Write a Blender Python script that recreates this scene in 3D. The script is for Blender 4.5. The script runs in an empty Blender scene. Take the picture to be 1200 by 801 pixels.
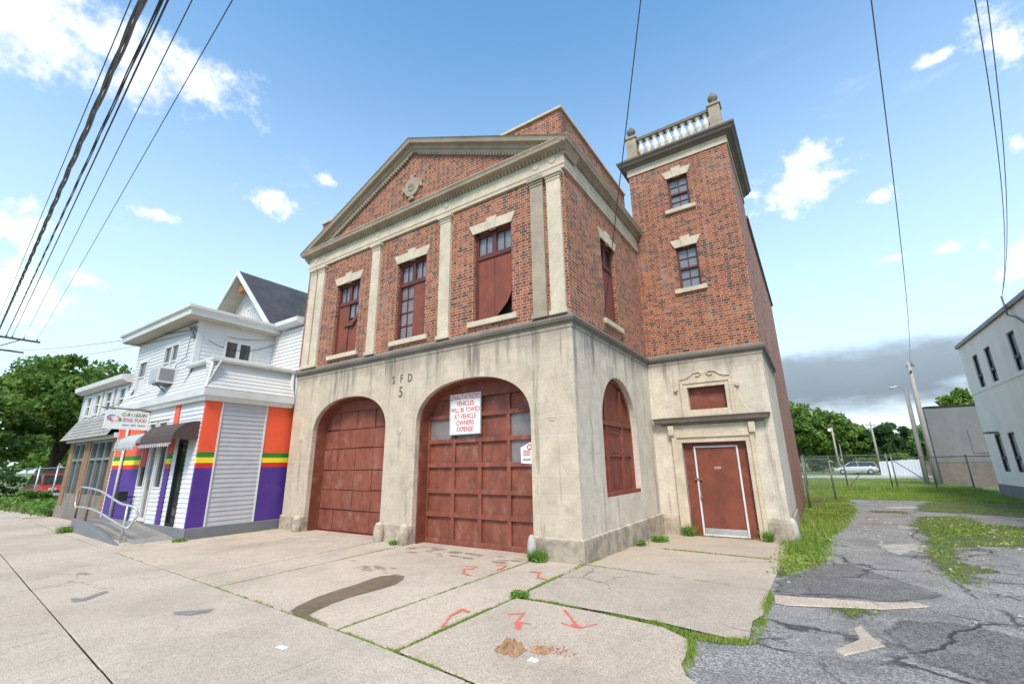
import bpy, bmesh, math, random
import numpy as np
from mathutils import Vector, Matrix
R = math.radians
random.seed(7); RNG = np.random.default_rng(11)
sc = bpy.context.scene
col = sc.collection

# ------------------------------------------------------------------ camera
CAM = (519.2274, 0.5826, 0.2704, -0.0149, 3.4435, -7.2712, 1.6)     # f (px of 1200), yaw, pitch, roll, x, y, z
def cam_axes():
    f, yaw, pitch, roll, cx, cy, h = CAM
    c, s = math.cos(yaw), math.sin(yaw)
    fwd = Vector((-s*math.cos(pitch), c*math.cos(pitch), math.sin(pitch)))
    right = Vector((c, s, 0)); up = right.cross(fwd)
    a, b = math.cos(roll), math.sin(roll)
    return right*a+up*b, up*a-right*b, fwd
cr, cu, cf = cam_axes()
cd = bpy.data.cameras.new('camera'); cam = bpy.data.objects.new('camera', cd); col.objects.link(cam)
cd.sensor_width = 36; cd.lens = CAM[0]/1200*36; cd.clip_start = 0.05; cd.clip_end = 3000
m = Matrix((cr, cu, -cf)).transposed().to_4x4(); m.translation = Vector(CAM[4:7]); cam.matrix_world = m
sc.camera = cam

# ------------------------------------------------------------------ node helper
class NT:
    def __init__(s, tree): s.t = tree; s.n = tree.nodes; s.l = tree.links
    def node(s, typ, **kw):
        x = s.n.new(typ)
        for k, v in kw.items(): setattr(x, k, v)
        return x
    def put(s, sock, v):
        if v is None: return
        if isinstance(v, bpy.types.NodeSocket): s.l.new(v, sock)
        elif isinstance(v, (tuple, list)) and sock.type == 'RGBA' and len(v) == 3: sock.default_value = (*v, 1)
        else: sock.default_value = v
    def m(s, op, a, b=None, c=None, clamp=False):
        x = s.node('ShaderNodeMath', operation=op, use_clamp=clamp)
        s.put(x.inputs[0], a); s.put(x.inputs[1], b); s.put(x.inputs[2], c); return x.outputs[0]
    def vm(s, op, a, b=None, scale=None):
        x = s.node('ShaderNodeVectorMath', operation=op)
        s.put(x.inputs[0], a); s.put(x.inputs[1], b)
        if scale is not None: s.put(x.inputs['Scale'], scale)
        return x.outputs['Value'] if op in ('DOT_PRODUCT', 'LENGTH', 'DISTANCE') else x.outputs[0]
    def sep(s, v): x = s.node('ShaderNodeSeparateXYZ'); s.put(x.inputs[0], v); return x.outputs
    def comb(s, a, b, c): 
        x = s.node('ShaderNodeCombineXYZ')
        for i, q in enumerate((a, b, c)): s.put(x.inputs[i], q)
        return x.outputs[0]
    def noise(s, v, scale=1, detail=4, rough=.55, dist=0, colour=False):
        x = s.node('ShaderNodeTexNoise'); s.put(x.inputs['Vector'], v); s.put(x.inputs['Scale'], scale)
        s.put(x.inputs['Detail'], detail); s.put(x.inputs['Roughness'], rough); s.put(x.inputs['Distortion'], dist)
        return x.outputs['Color'] if colour else x.outputs['Fac']
    def voro(s, v, scale, feature='F1', out='Distance'):
        x = s.node('ShaderNodeTexVoronoi', feature=feature); s.put(x.inputs['Vector'], v); s.put(x.inputs['Scale'], scale); return x.outputs[out]
    def white(s, v): x = s.node('ShaderNodeTexWhiteNoise', noise_dimensions='3D'); s.put(x.inputs['Vector'], v); return x.outputs['Value']
    def mr(s, v, a, b, c=0., d=1., smooth=True):
        x = s.node('ShaderNodeMapRange', interpolation_type='SMOOTHSTEP' if smooth else 'LINEAR')
        for i, q in enumerate((v, a, b, c, d)): s.put(x.inputs[i], q)
        return x.outputs[0]
    def mix(s, f, a, b, blend='MIX'):
        x = s.node('ShaderNodeMix', data_type='RGBA', blend_type=blend); s.put(x.inputs[0], f); s.put(x.inputs[6], a); s.put(x.inputs[7], b); return x.outputs[2]
    def ramp(s, f, stops):
        x = s.node('ShaderNodeValToRGB'); e = x.color_ramp.elements
        while len(e) < len(stops): e.new(.5)
        for q, (p, c) in zip(e, stops): q.position = p; q.color = (*c, 1)
        s.put(x.inputs[0], f); return x.outputs[0]
    def bump(s, h, strength=.3, dist=.02):
        x = s.node('ShaderNodeBump'); s.put(x.inputs['Height'], h); s.put(x.inputs['Strength'], strength); s.put(x.inputs['Distance'], dist); return x.outputs[0]
    def pos(s): return s.node('ShaderNodeNewGeometry').outputs['Position']

# ------------------------------------------------------------------ world, sun, exposure
SUN_EL, SUN_AZ = R(50), R(24)          # azimuth: from -Y towards +X
def px_dir(px, py):
    f = CAM[0]; return (cf*f + cr*(px-600) - cu*(py-400.5)).normalized()
w = bpy.data.worlds.new("World"); sc.world = w; w.use_nodes = True
T = NT(w.node_tree); T.n.clear()
sky = T.node('ShaderNodeTexSky', sky_type='NISHITA', sun_disc=False, sun_elevation=SUN_EL, sun_rotation=math.pi-SUN_AZ, air_density=1.0, dust_density=.6, ozone_density=1.6)
d = T.vm('NORMALIZE', T.node('ShaderNodeTexCoord').outputs['Generated'])
SKY_STR = 0.12
dz = T.sep(d)[2]
skyc = T.vm('MULTIPLY', sky.outputs[0], (.84, 1.47, 1.62))
haze = T.mr(dz, .0, .92, 1, 0)
skyc = T.mix(T.m('MULTIPLY', haze, .85), skyc, (5.0, 5.95, 6.9))
nz = T.noise(d, 9, 6, .6); nz2 = T.noise(d, 24, 5, .6)
nz3 = T.noise(d, 60, 6, .65)
nn = T.m('ADD', T.m('ADD', T.m('MULTIPLY', T.m('SUBTRACT', nz, .5), 2.6), T.m('MULTIPLY', T.m('SUBTRACT', nz2, .5), 1.6)), T.m('MULTIPLY', T.m('SUBTRACT', nz3, .5), 1.1))
ng = T.m('ADD', T.m('MULTIPLY', T.m('SUBTRACT', T.noise(T.vm('MULTIPLY', d, (1, 1, 3.2)), 5, 7, .62), .5), 2.2), T.m('MULTIPLY', T.m('SUBTRACT', nz2, .5), .5))
def blob(px, py, hx, hy, k=1.15, hard=.1, n_=None):
    c = px_dir(px, py); r = c.cross(Vector((0, 0, 1))).normalized(); u = r.cross(c)
    f = CAM[0]; sc_ = 1/(f*(1+((px-600)**2+(py-400)**2)/f/f)**.5)
    du = T.m('DIVIDE', T.vm('DOT_PRODUCT', d, tuple(r)), hx*sc_); dv = T.m('DIVIDE', T.vm('DOT_PRODUCT', d, tuple(u)), hy*sc_)
    q = T.m('SQRT', T.m('ADD', T.m('MULTIPLY', du, du), T.m('MULTIPLY', dv, dv)))
    q = T.m('ADD', q, T.m('MULTIPLY', n_ or nn, k))
    fr = T.m('GREATER_THAN', T.vm('DOT_PRODUCT', d, tuple(c)), .3)
    return T.m('MULTIPLY', T.mr(q, 1.0, hard, 0, 1), fr)
def union(ms):
    r = ms[0]
    for q in ms[1:]: r = T.m('MAXIMUM', r, q)
    return r
white = union([blob(60, 45, 115, 62, .8), blob(140, 62, 110, 58, .8), blob(215, 84, 95, 36, .8), blob(40, 12, 90, 45, .8),
               blob(18, 262, 40, 30), blob(20, 345, 60, 45), blob(100, 328, 30, 14), blob(183, 252, 20, 10), blob(318, 236, 36, 15), blob(382, 212, 22, 10),
               blob(915, 222, 58, 30), blob(940, 188, 30, 18), blob(885, 228, 30, 16), blob(1030, 228, 24, 14), blob(1088, 72, 24, 10), blob(1190, 45, 45, 60),
               blob(1050, 302, 18, 8), blob(1108, 290, 14, 8), blob(1195, 310, 30, 40), blob(1195, 170, 14, 16)])
grey = T.m('MULTIPLY', union([blob(1000, 440, 170, 52, .5, .4, ng), blob(1095, 426, 110, 42, .5, .4, ng), blob(920, 450, 140, 46, .5, .4, ng), blob(1190, 428, 100, 36, .5, .4, ng)]), .93)
low = T.m('MULTIPLY', T.mr(T.m('ADD', dz, T.m('MULTIPLY', nn, .05)), .16, .05, 0, 1), T.m('GREATER_THAN', T.sep(d)[1], .2))
wisp = T.m('MULTIPLY', T.mr(T.noise(T.vm('MULTIPLY', d, (3, 3, 9)), 2.2, 6, .6), .6, .8), T.m('MULTIPLY', haze, .45))
cw = T.mix(T.mr(nz2, .35, .7), (7.0, 7.05, 7.2), (5.6, 5.9, 6.4))
skyc = T.mix(wisp, skyc, (5.6, 6.0, 6.4))
skyc = T.mix(T.m('MULTIPLY', low, .75), skyc, (5.5, 5.8, 6.2))
skyc = T.mix(T.m('MULTIPLY', white, .93), skyc, cw)
skyc = T.mix(grey, skyc, T.mix(T.mr(T.m('ADD', dz, T.m('MULTIPLY', ng, .03)), .08, .26), (1.25, 1.6, 1.95), (2.5, 3.0, 3.5)))
bg = T.node('ShaderNodeBackground'); T.put(bg.inputs[0], skyc); bg.inputs[1].default_value = SKY_STR
T.l.new(bg.outputs[0], T.node('ShaderNodeOutputWorld').inputs[0])
sd = bpy.data.lights.new('sun', 'SUN'); sd.energy = 2.6; sd.angle = R(16); sd.color = (1, .87, .72)
sun = bpy.data.objects.new('sun', sd); col.objects.link(sun)
sv = Vector((math.sin(SUN_AZ)*math.cos(SUN_EL), -math.cos(SUN_AZ)*math.cos(SUN_EL), math.sin(SUN_EL)))
sun.rotation_euler = sv.to_track_quat('Z', 'Y').to_euler(); sun.location = (20, -20, 30)
sc.view_settings.view_transform = 'Standard'; sc.view_settings.look = 'None'; sc.view_settings.gamma = 1
sc.view_settings.use_curve_mapping = False; sc.view_settings.exposure = 0.7
sc.render.engine = 'CYCLES'

# ------------------------------------------------------------------ materials
MATS = {}
def newmat(name):
    m = bpy.data.materials.new(name); m.use_nodes = True; t = NT(m.node_tree)
    b = [n for n in t.n if n.type == 'BSDF_PRINCIPLED'][0]; return m, t, b
def plain(name, c, rough=.6, var=.18, scale=6, metal=0, bump=.15, dirt=None, dirt_amt=.5, dscale=2., spec=None, stretch=(1, 1, 1)):
    """base colour with two scales of tone change, optional dirt patches and a fine bump"""
    m, t, b = newmat(name); p = t.vm('MULTIPLY', t.pos(), stretch)
    n1 = t.noise(p, scale, 5, .6); n2 = t.noise(p, scale*.17+.2, 3)
    f = t.m('ADD', t.m('MULTIPLY', n1, .6), t.m('MULTIPLY', n2, .4))
    c0 = tuple(q*(1-var) for q in c); c1 = tuple(min(1, q*(1+var)) for q in c)
    cc = t.mix(t.mr(f, .3, .7), c0, c1)
    if dirt: cc = t.mix(t.m('MULTIPLY', t.mr(t.noise(p, dscale, 6, .65), .5, .72), dirt_amt), cc, dirt)
    t.put(b.inputs['Base Color'], cc); t.put(b.inputs['Roughness'], t.mr(n1, .2, .8, max(0, rough-.1), min(1, rough+.1))); b.inputs['Metallic'].default_value = metal
    if spec is not None: b.inputs['Specular IOR Level'].default_value = spec
    if bump: t.put(b.inputs['Normal'], t.bump(t.noise(p, scale*6, 3), bump, .01))
    return m
def wall_uv(t):
    """u along the wall (x or y by the way the wall faces), z up"""
    g = t.node('ShaderNodeNewGeometry'); p = t.sep(g.outputs['Position']); n = t.sep(g.outputs['True Normal'])
    side = t.m('GREATER_THAN', t.m('ABSOLUTE', n[0]), .6)
    u = t.m('ADD', t.m('MULTIPLY', p[0], t.m('SUBTRACT', 1, side)), t.m('MULTIPLY', p[1], side))
    return u, p[2], side, g.outputs['Position']
def brick_mat(name, tone=1.0, wash=.0):
    m, t, b = newmat(name); u, v, side, P = wall_uv(t)
    h, per = .0685, .318
    dn = t.m('MULTIPLY', t.m('SUBTRACT', t.noise(P, 9, 2), .5), .006)
    vv = t.m('DIVIDE', t.m('ADD', v, dn), h); row = t.m('FLOOR', vv); fv = t.m('FRACT', vv)
    tt = t.m('ADD', t.m('DIVIDE', t.m('ADD', u, dn), per), t.m('MULTIPLY', t.m('FLOORED_MODULO', row, 2), .5))
    tt = t.m('ADD', tt, t.m('MULTIPLY', t.white(t.comb(row, 3.3, side)), .06))
    cell = t.m('FLOOR', tt); ft = t.m('FRACT', tt)
    hd = t.m('GREATER_THAN', ft, .655)
    loc = t.m('SUBTRACT', ft, t.m('MULTIPLY', hd, .655)); ln = t.m('SUBTRACT', .655, t.m('MULTIPLY', hd, .31))
    du = t.m('MULTIPLY', t.m('MINIMUM', loc, t.m('SUBTRACT', ln, loc)), per)
    dv = t.m('MULTIPLY', t.m('MINIMUM', fv, t.m('SUBTRACT', 1, fv)), h)
    e = t.m('ADD', t.m('MINIMUM', du, dv), t.m('MULTIPLY', t.m('SUBTRACT', t.noise(P, 60, 2), .5), .004))
    face = t.mr(e, .003, .0068)
    idv = t.comb(t.m('ADD', t.m('MULTIPLY', cell, 2), hd), row, t.m('MULTIPLY', side, 17))
    r1 = t.white(idv); r2 = t.white(t.vm('ADD', idv, (31.7, 7.1, 3.3)))
    c = t.ramp(r1, [(0, (.18*tone, .047*tone, .023*tone)), (.3, (.29*tone, .078*tone, .032*tone)), (.6, (.34*tone, .098*tone, .040*tone)), (.85, (.42*tone, .14*tone, .06*tone)), (1, (.25*tone, .06*tone, .030*tone))])
    dark = t.m('MAXIMUM', t.m('MULTIPLY', hd, t.m('LESS_THAN', r2, .42)), t.m('LESS_THAN', r2, .10))
    c = t.mix(t.m('MULTIPLY', dark, .85), c, t.mix(r1, (.045, .03, .03), (.11, .055, .045)))
    c = t.mix(t.m('MULTIPLY', t.noise(P, 40, 4), .35), c, t.mix(.5, c, (.04, .015, .01)))
    mort = t.mix(t.noise(P, 3, 4), (.38, .315, .245), (.60, .51, .41))
    cc = t.mix(face, mort, c)
    cc = t.mix(t.m('MULTIPLY', t.mr(t.noise(P, .8, 6, .65), .52, .75), .22+wash), cc, (.5, .42, .38))
    cc = t.mix(t.m('MULTIPLY', t.mr(t.noise(t.vm('MULTIPLY', P, (1.5, 1.5, .35)), 1.1, 6, .65), .5, .75), .42), cc, t.mix(.8, cc, (.05, .03, .025)))
    cc = t.mix(t.m('MULTIPLY', t.mr(t.noise(t.vm('MULTIPLY', t.vm('ADD', P, (3, 5, 1)), (3.5, 3.5, .3)), 1.2, 5, .6), .6, .76), .14), cc, (.52, .45, .40))
    t.put(b.inputs['Base Color'], cc); b.inputs['Roughness'].default_value = .88
    t.put(b.inputs['Normal'], t.bump(t.m('ADD', face, t.m('MULTIPLY', t.noise(P, 80, 3), .3)), .55, .008))
    return m
def stone_mat(name, base=(.605, .505, .388), ashlar=True, drip=True, plinth=True, grime=.4):
    m, t, b = newmat(name); u, v, side, P = wall_uv(t)
    n = t.noise(P, 2.2, 6, .65); n3 = t.noise(P, 30, 4, .7)
    c = t.mix(t.mr(n, .35, .7), tuple(q*.86 for q in base), tuple(q*1.1 for q in base))
    c = t.mix(t.m('MULTIPLY', t.mr(n3, .42, .68), .5), c, tuple(q*.62 for q in base))
    c = t.mix(t.m('MULTIPLY', t.mr(t.noise(P, 8, 6, .75), .45, .7), .45), c, tuple(q*.66 for q in base))
    hgt = t.m('MULTIPLY', n3, .35)
    if ashlar:
        h, L = .345, .78
        z0 = t.m('SUBTRACT', v, .39); rr = t.m('DIVIDE', z0, h); row = t.m('FLOOR', rr); fv = t.m('FRACT', rr)
        tt = t.m('ADD', t.m('DIVIDE', u, L), t.m('ADD', t.m('MULTIPLY', t.m('FLOORED_MODULO', row, 2), .5), t.m('MULTIPLY', t.white(t.comb(row, 1, 1)), .18)))
        fu = t.m('FRACT', tt)
        du = t.m('MULTIPLY', t.m('MINIMUM', fu, t.m('SUBTRACT', 1, fu)), L); dv = t.m('MULTIPLY', t.m('MINIMUM', fv, t.m('SUBTRACT', 1, fv)), h)
        j = t.m('SUBTRACT', 1, t.mr(t.m('MINIMUM', du, dv), .002, .007))
        blk = t.white(t.comb(t.m('FLOOR', tt), row, side))
        c = t.mix(t.m('MULTIPLY', blk, .30), c, tuple(q*.74 for q in base))
        fade = t.mr(t.noise(P, .9, 3), .35, .6, .25, 1)
        c = t.mix(t.m('MULTIPLY', j, t.m('MULTIPLY', fade, .55)), c, (.66, .62, .55))
        hgt = t.m('SUBTRACT', hgt, t.m('MULTIPLY', j, .7))
    if grime:
        g = t.mr(t.noise(P, 1.3, 7, .7), .5, .78)
        c = t.mix(t.m('MULTIPLY', g, grime), c, (.19, .155, .12))
        g2 = t.mr(t.noise(t.vm('ADD', P, (9, 4, 2)), .9, 6, .7), .55, .8)
        c = t.mix(t.m('MULTIPLY', g2, .35), c, (.50, .38, .24))
    if drip:
        s = t.noise(t.vm('MULTIPLY', t.comb(u, side, v), (5.5, 1, .33)), 1.3, 5, .65)
        top = t.mr(t.m('ADD', v, t.m('MULTIPLY', t.noise(t.comb(u, 0, 0), 3.5, 3), -1.3)), 2.2, 3.6)
        cl = t.mr(t.noise(t.comb(u, side, t.m('MULTIPLY', v, .25)), 1.1, 3), .42, .6)
        c = t.mix(t.m('MULTIPLY', t.m('MULTIPLY', t.m('MULTIPLY', t.mr(s, .46, .6), top), cl), .95), c, (.10, .085, .07))
        s2 = t.noise(t.vm('MULTIPLY', t.comb(u, t.m('MULTIPLY', side, 3.7), v), (2.6, 1, .22)), 1.25, 6, .7)
        c = t.mix(t.m('MULTIPLY', t.mr(s2, .56, .68), .6), c, (.17, .14, .11))
        c = t.mix(t.m('MULTIPLY', t.mr(t.noise(t.vm('ADD', P, (2, 7, 5)), 4.5, 7, .75), .52, .7), .4), c, (.27, .21, .15))
        b1 = t.mr(t.m('ADD', v, t.m('MULTIPLY', t.noise(P, 2.5, 5), .9)), 4.15, 4.62)
        c = t.mix(t.m('MULTIPLY', b1, .6), c, (.2, .18, .15))
        lo = t.mr(s, .6, .72)
        c = t.mix(t.m('MULTIPLY', lo, .45), c, (.2, .17, .13))
    if plinth:
        p = t.mr(t.m('ADD', v, t.m('MULTIPLY', t.m('SUBTRACT', t.noise(P, 3, 5), .5), .3)), .40, .33)
        c = t.mix(t.m('MULTIPLY', p, t.mr(t.noise(P, 3.3, 6, .7), .38, .68, .2, .8)), c, (.17, .14, .11))
    t.put(b.inputs['Base Color'], c); b.inputs['Roughness'].default_value = .9
    t.put(b.inputs['Normal'], t.bump(hgt, .35, .012))
    return m
def concrete_mat(name, base=(.44, .405, .365), dark=.5):
    m, t, b = newmat(name); g = t.node('ShaderNodeNewGeometry'); P = g.outputs['Position']; isl = g.outputs['Random Per Island']
    c = t.mix(isl, tuple(q*.9 for q in base), tuple(q*1.08 for q in base))
    c = t.mix(t.m('MULTIPLY', t.mr(t.noise(P, .7, 8, .7), .42, .68), .6), c, tuple(q*.62 for q in base))
    c = t.mix(t.m('MULTIPLY', t.mr(t.noise(P, 22, 6, .8), .43, .66), .6), c, tuple(q*.55 for q in base))
    c = t.mix(t.m('MULTIPLY', t.mr(t.noise(P, 55, 3, .7), .5, .66), .65), c, tuple(q*.42 for q in base))
    c = t.mix(t.m('MULTIPLY', t.mr(t.noise(P, 5, 6, .7), .52, .75), .4), c, tuple(q*.6 for q in base))
    c = t.mix(t.m('MULTIPLY', t.mr(t.noise(t.vm('ADD', P, (5, 8, 1)), .45, 6, .6), .52, .75), .5), c, (.40, .31, .22))
    sp = t.noise(P, 110, 3, .8); c = t.mix(t.mr(sp, .45, .66, 0, .7), c, (.16, .14, .12)); c = t.mix(t.mr(t.noise(P, 90, 2), .58, .75, 0, .55), c, (.64, .6, .55))
    spots = t.m('MULTIPLY', t.mr(t.voro(P, 2.3), .035, .02), t.m('GREATER_THAN', t.voro(P, 2.3, out='Color'), .55))
    c = t.mix(t.m('MULTIPLY', spots, .75), c, (.07, .06, .055))
    cr_ = t.mr(t.voro(t.vm('ADD', t.vm('SCALE', t.noise(P, 2.2, 4, colour=True), scale=.5), P), .42, 'DISTANCE_TO_EDGE'), .006, .002)
    c = t.mix(t.m('MULTIPLY', cr_, t.mr(t.noise(P, .5, 3), .5, .62, 0, dark)), c, (.08, .07, .06))
    t.put(b.inputs['Base Color'], c); b.inputs['Roughness'].default_value = .92
    t.put(b.inputs['Normal'], t.bump(t.m('ADD', sp, t.noise(P, 12, 4)), .4, .01))
    return m
def asphalt_mat(name, base=(.155, .15, .15), patch=True):
    m, t, b = newmat(name); P = t.pos()
    W = t.vm('ADD', P, t.vm('SCALE', t.noise(P, 1.3, 5, .6, colour=True), scale=.55))
    ag = t.voro(P, 75, out='Color'); agv = t.sep(ag)[0]
    c = t.mix(t.mr(agv, .2, .95), tuple(q*.55 for q in base), tuple(q*1.5 for q in base))
    c = t.mix(t.m('MULTIPLY', t.mr(t.noise(P, .8, 7, .7), .46, .68), .6), c, tuple(q*.42 for q in base))
    c = t.mix(t.m('MULTIPLY', t.mr(t.noise(t.vm('ADD', P, (3, 9, 0)), .55, 6, .7), .5, .72), .5), c, (.38, .35, .32))
    ck = t.mr(t.voro(W, .62, 'DISTANCE_TO_EDGE'), .02, .004); cm = t.mr(t.noise(P, .6, 3), .42, .55)
    ck = t.m('MULTIPLY', ck, cm)
    ck2 = t.m('MULTIPLY', t.mr(t.voro(W, 2.1, 'DISTANCE_TO_EDGE'), .03, .006), t.mr(t.noise(t.vm('ADD', P, (7, 1, 0)), .7, 3), .54, .64))
    ck = t.m('MAXIMUM', ck, t.m('MULTIPLY', ck2, .8))
    c = t.mix(t.m('MULTIPLY', ck, .85), c, (.028, .027, .026))
    t.put(b.inputs['Base Color'], c); b.inputs['Roughness'].default_value = .9
    t.put(b.inputs['Normal'], t.bump(t.m('SUBTRACT', t.m('MULTIPLY', agv, .5), t.m('MULTIPLY', ck, 1.5)), .7, .02))
    return m
def soil_mat(name, a=(.11, .155, .035), b2=(.20, .22, .065), soil=(.14, .11, .075), amt=.35):
    m, t, b = newmat(name); P = t.pos()
    c = t.mix(t.mr(t.noise(P, 1.4, 7, .7), .35, .65), a, b2)
    c = t.mix(t.m('MULTIPLY', t.mr(t.noise(t.vm('ADD', P, (4, 4, 4)), .6, 6, .7), .5, .68), amt), c, soil)
    c = t.mix(t.m('MULTIPLY', t.noise(P, 50, 3), .5), c, (.03, .045, .012))
    t.put(b.inputs['Base Color'], c); b.inputs['Roughness'].default_value = .95
    t.put(b.inputs['Normal'], t.bump(t.noise(P, 30, 4), .8, .05)); return m
def leaf_mat(name, a, b2, trans=.35):
    m, t, b = newmat(name); g = t.node('ShaderNodeNewGeometry')
    r = g.outputs['Random Per Island']; n = t.noise(g.outputs['Position'], .8, 4)
    c = t.mix(t.m('ADD', t.m('MULTIPLY', r, .5), t.m('MULTIPLY', t.mr(n, .38, .62), .5)), a, b2)
    t.put(b.inputs['Base Color'], c); b.inputs['Roughness'].default_value = .6
    tr = t.node('ShaderNodeBsdfTranslucent'); t.put(tr.inputs[0], t.mix(.5, c, (.14, .22, .03)))
    mx = t.node('ShaderNodeMixShader'); mx.inputs[0].default_value = trans
    t.l.new(b.outputs[0], mx.inputs[1]); t.l.new(tr.outputs[0], mx.inputs[2])
    o = [q for q in t.n if q.type == 'OUTPUT_MATERIAL'][0]; t.l.new(mx.outputs[0], o.inputs[0]); return m
def glass_mat(name, c=(.02, .024, .028), rough=.06):
    m, t, b = newmat(name); P = t.pos()
    t.put(b.inputs['Base Color'], t.mix(t.noise(P, 2.5, 4), tuple(q*.6 for q in c), tuple(q*1.6 for q in c)))
    t.put(b.inputs['Roughness'], t.mr(t.noise(P, 7, 4), .3, .7, rough*.6, rough*2)); b.inputs['Specular IOR Level'].default_value = .8
    t.put(b.inputs['Normal'], t.bump(t.noise(P, 1.7, 2), .06, .05)); return m
def mesh_mat(name):
    """chain-link: diagonal wire grid with open holes"""
    m, t, b = newmat(name); u, v, s, P = wall_uv(t)
    k = 13.
    a = t.m('ABSOLUTE', t.m('SUBTRACT', t.m('FRACT', t.m('MULTIPLY', t.m('ADD', u, v), k)), .5)); q = t.m('ABSOLUTE', t.m('SUBTRACT', t.m('FRACT', t.m('MULTIPLY', t.m('SUBTRACT', u, v), k)), .5))
    al = t.m('GREATER_THAN', t.m('MAXIMUM', a, q), .462)
    b.inputs['Base Color'].default_value = (.3, .3, .29, 1); b.inputs['Metallic'].default_value = .6; b.inputs['Roughness'].default_value = .5
    t.put(b.inputs['Alpha'], al); return m
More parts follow.
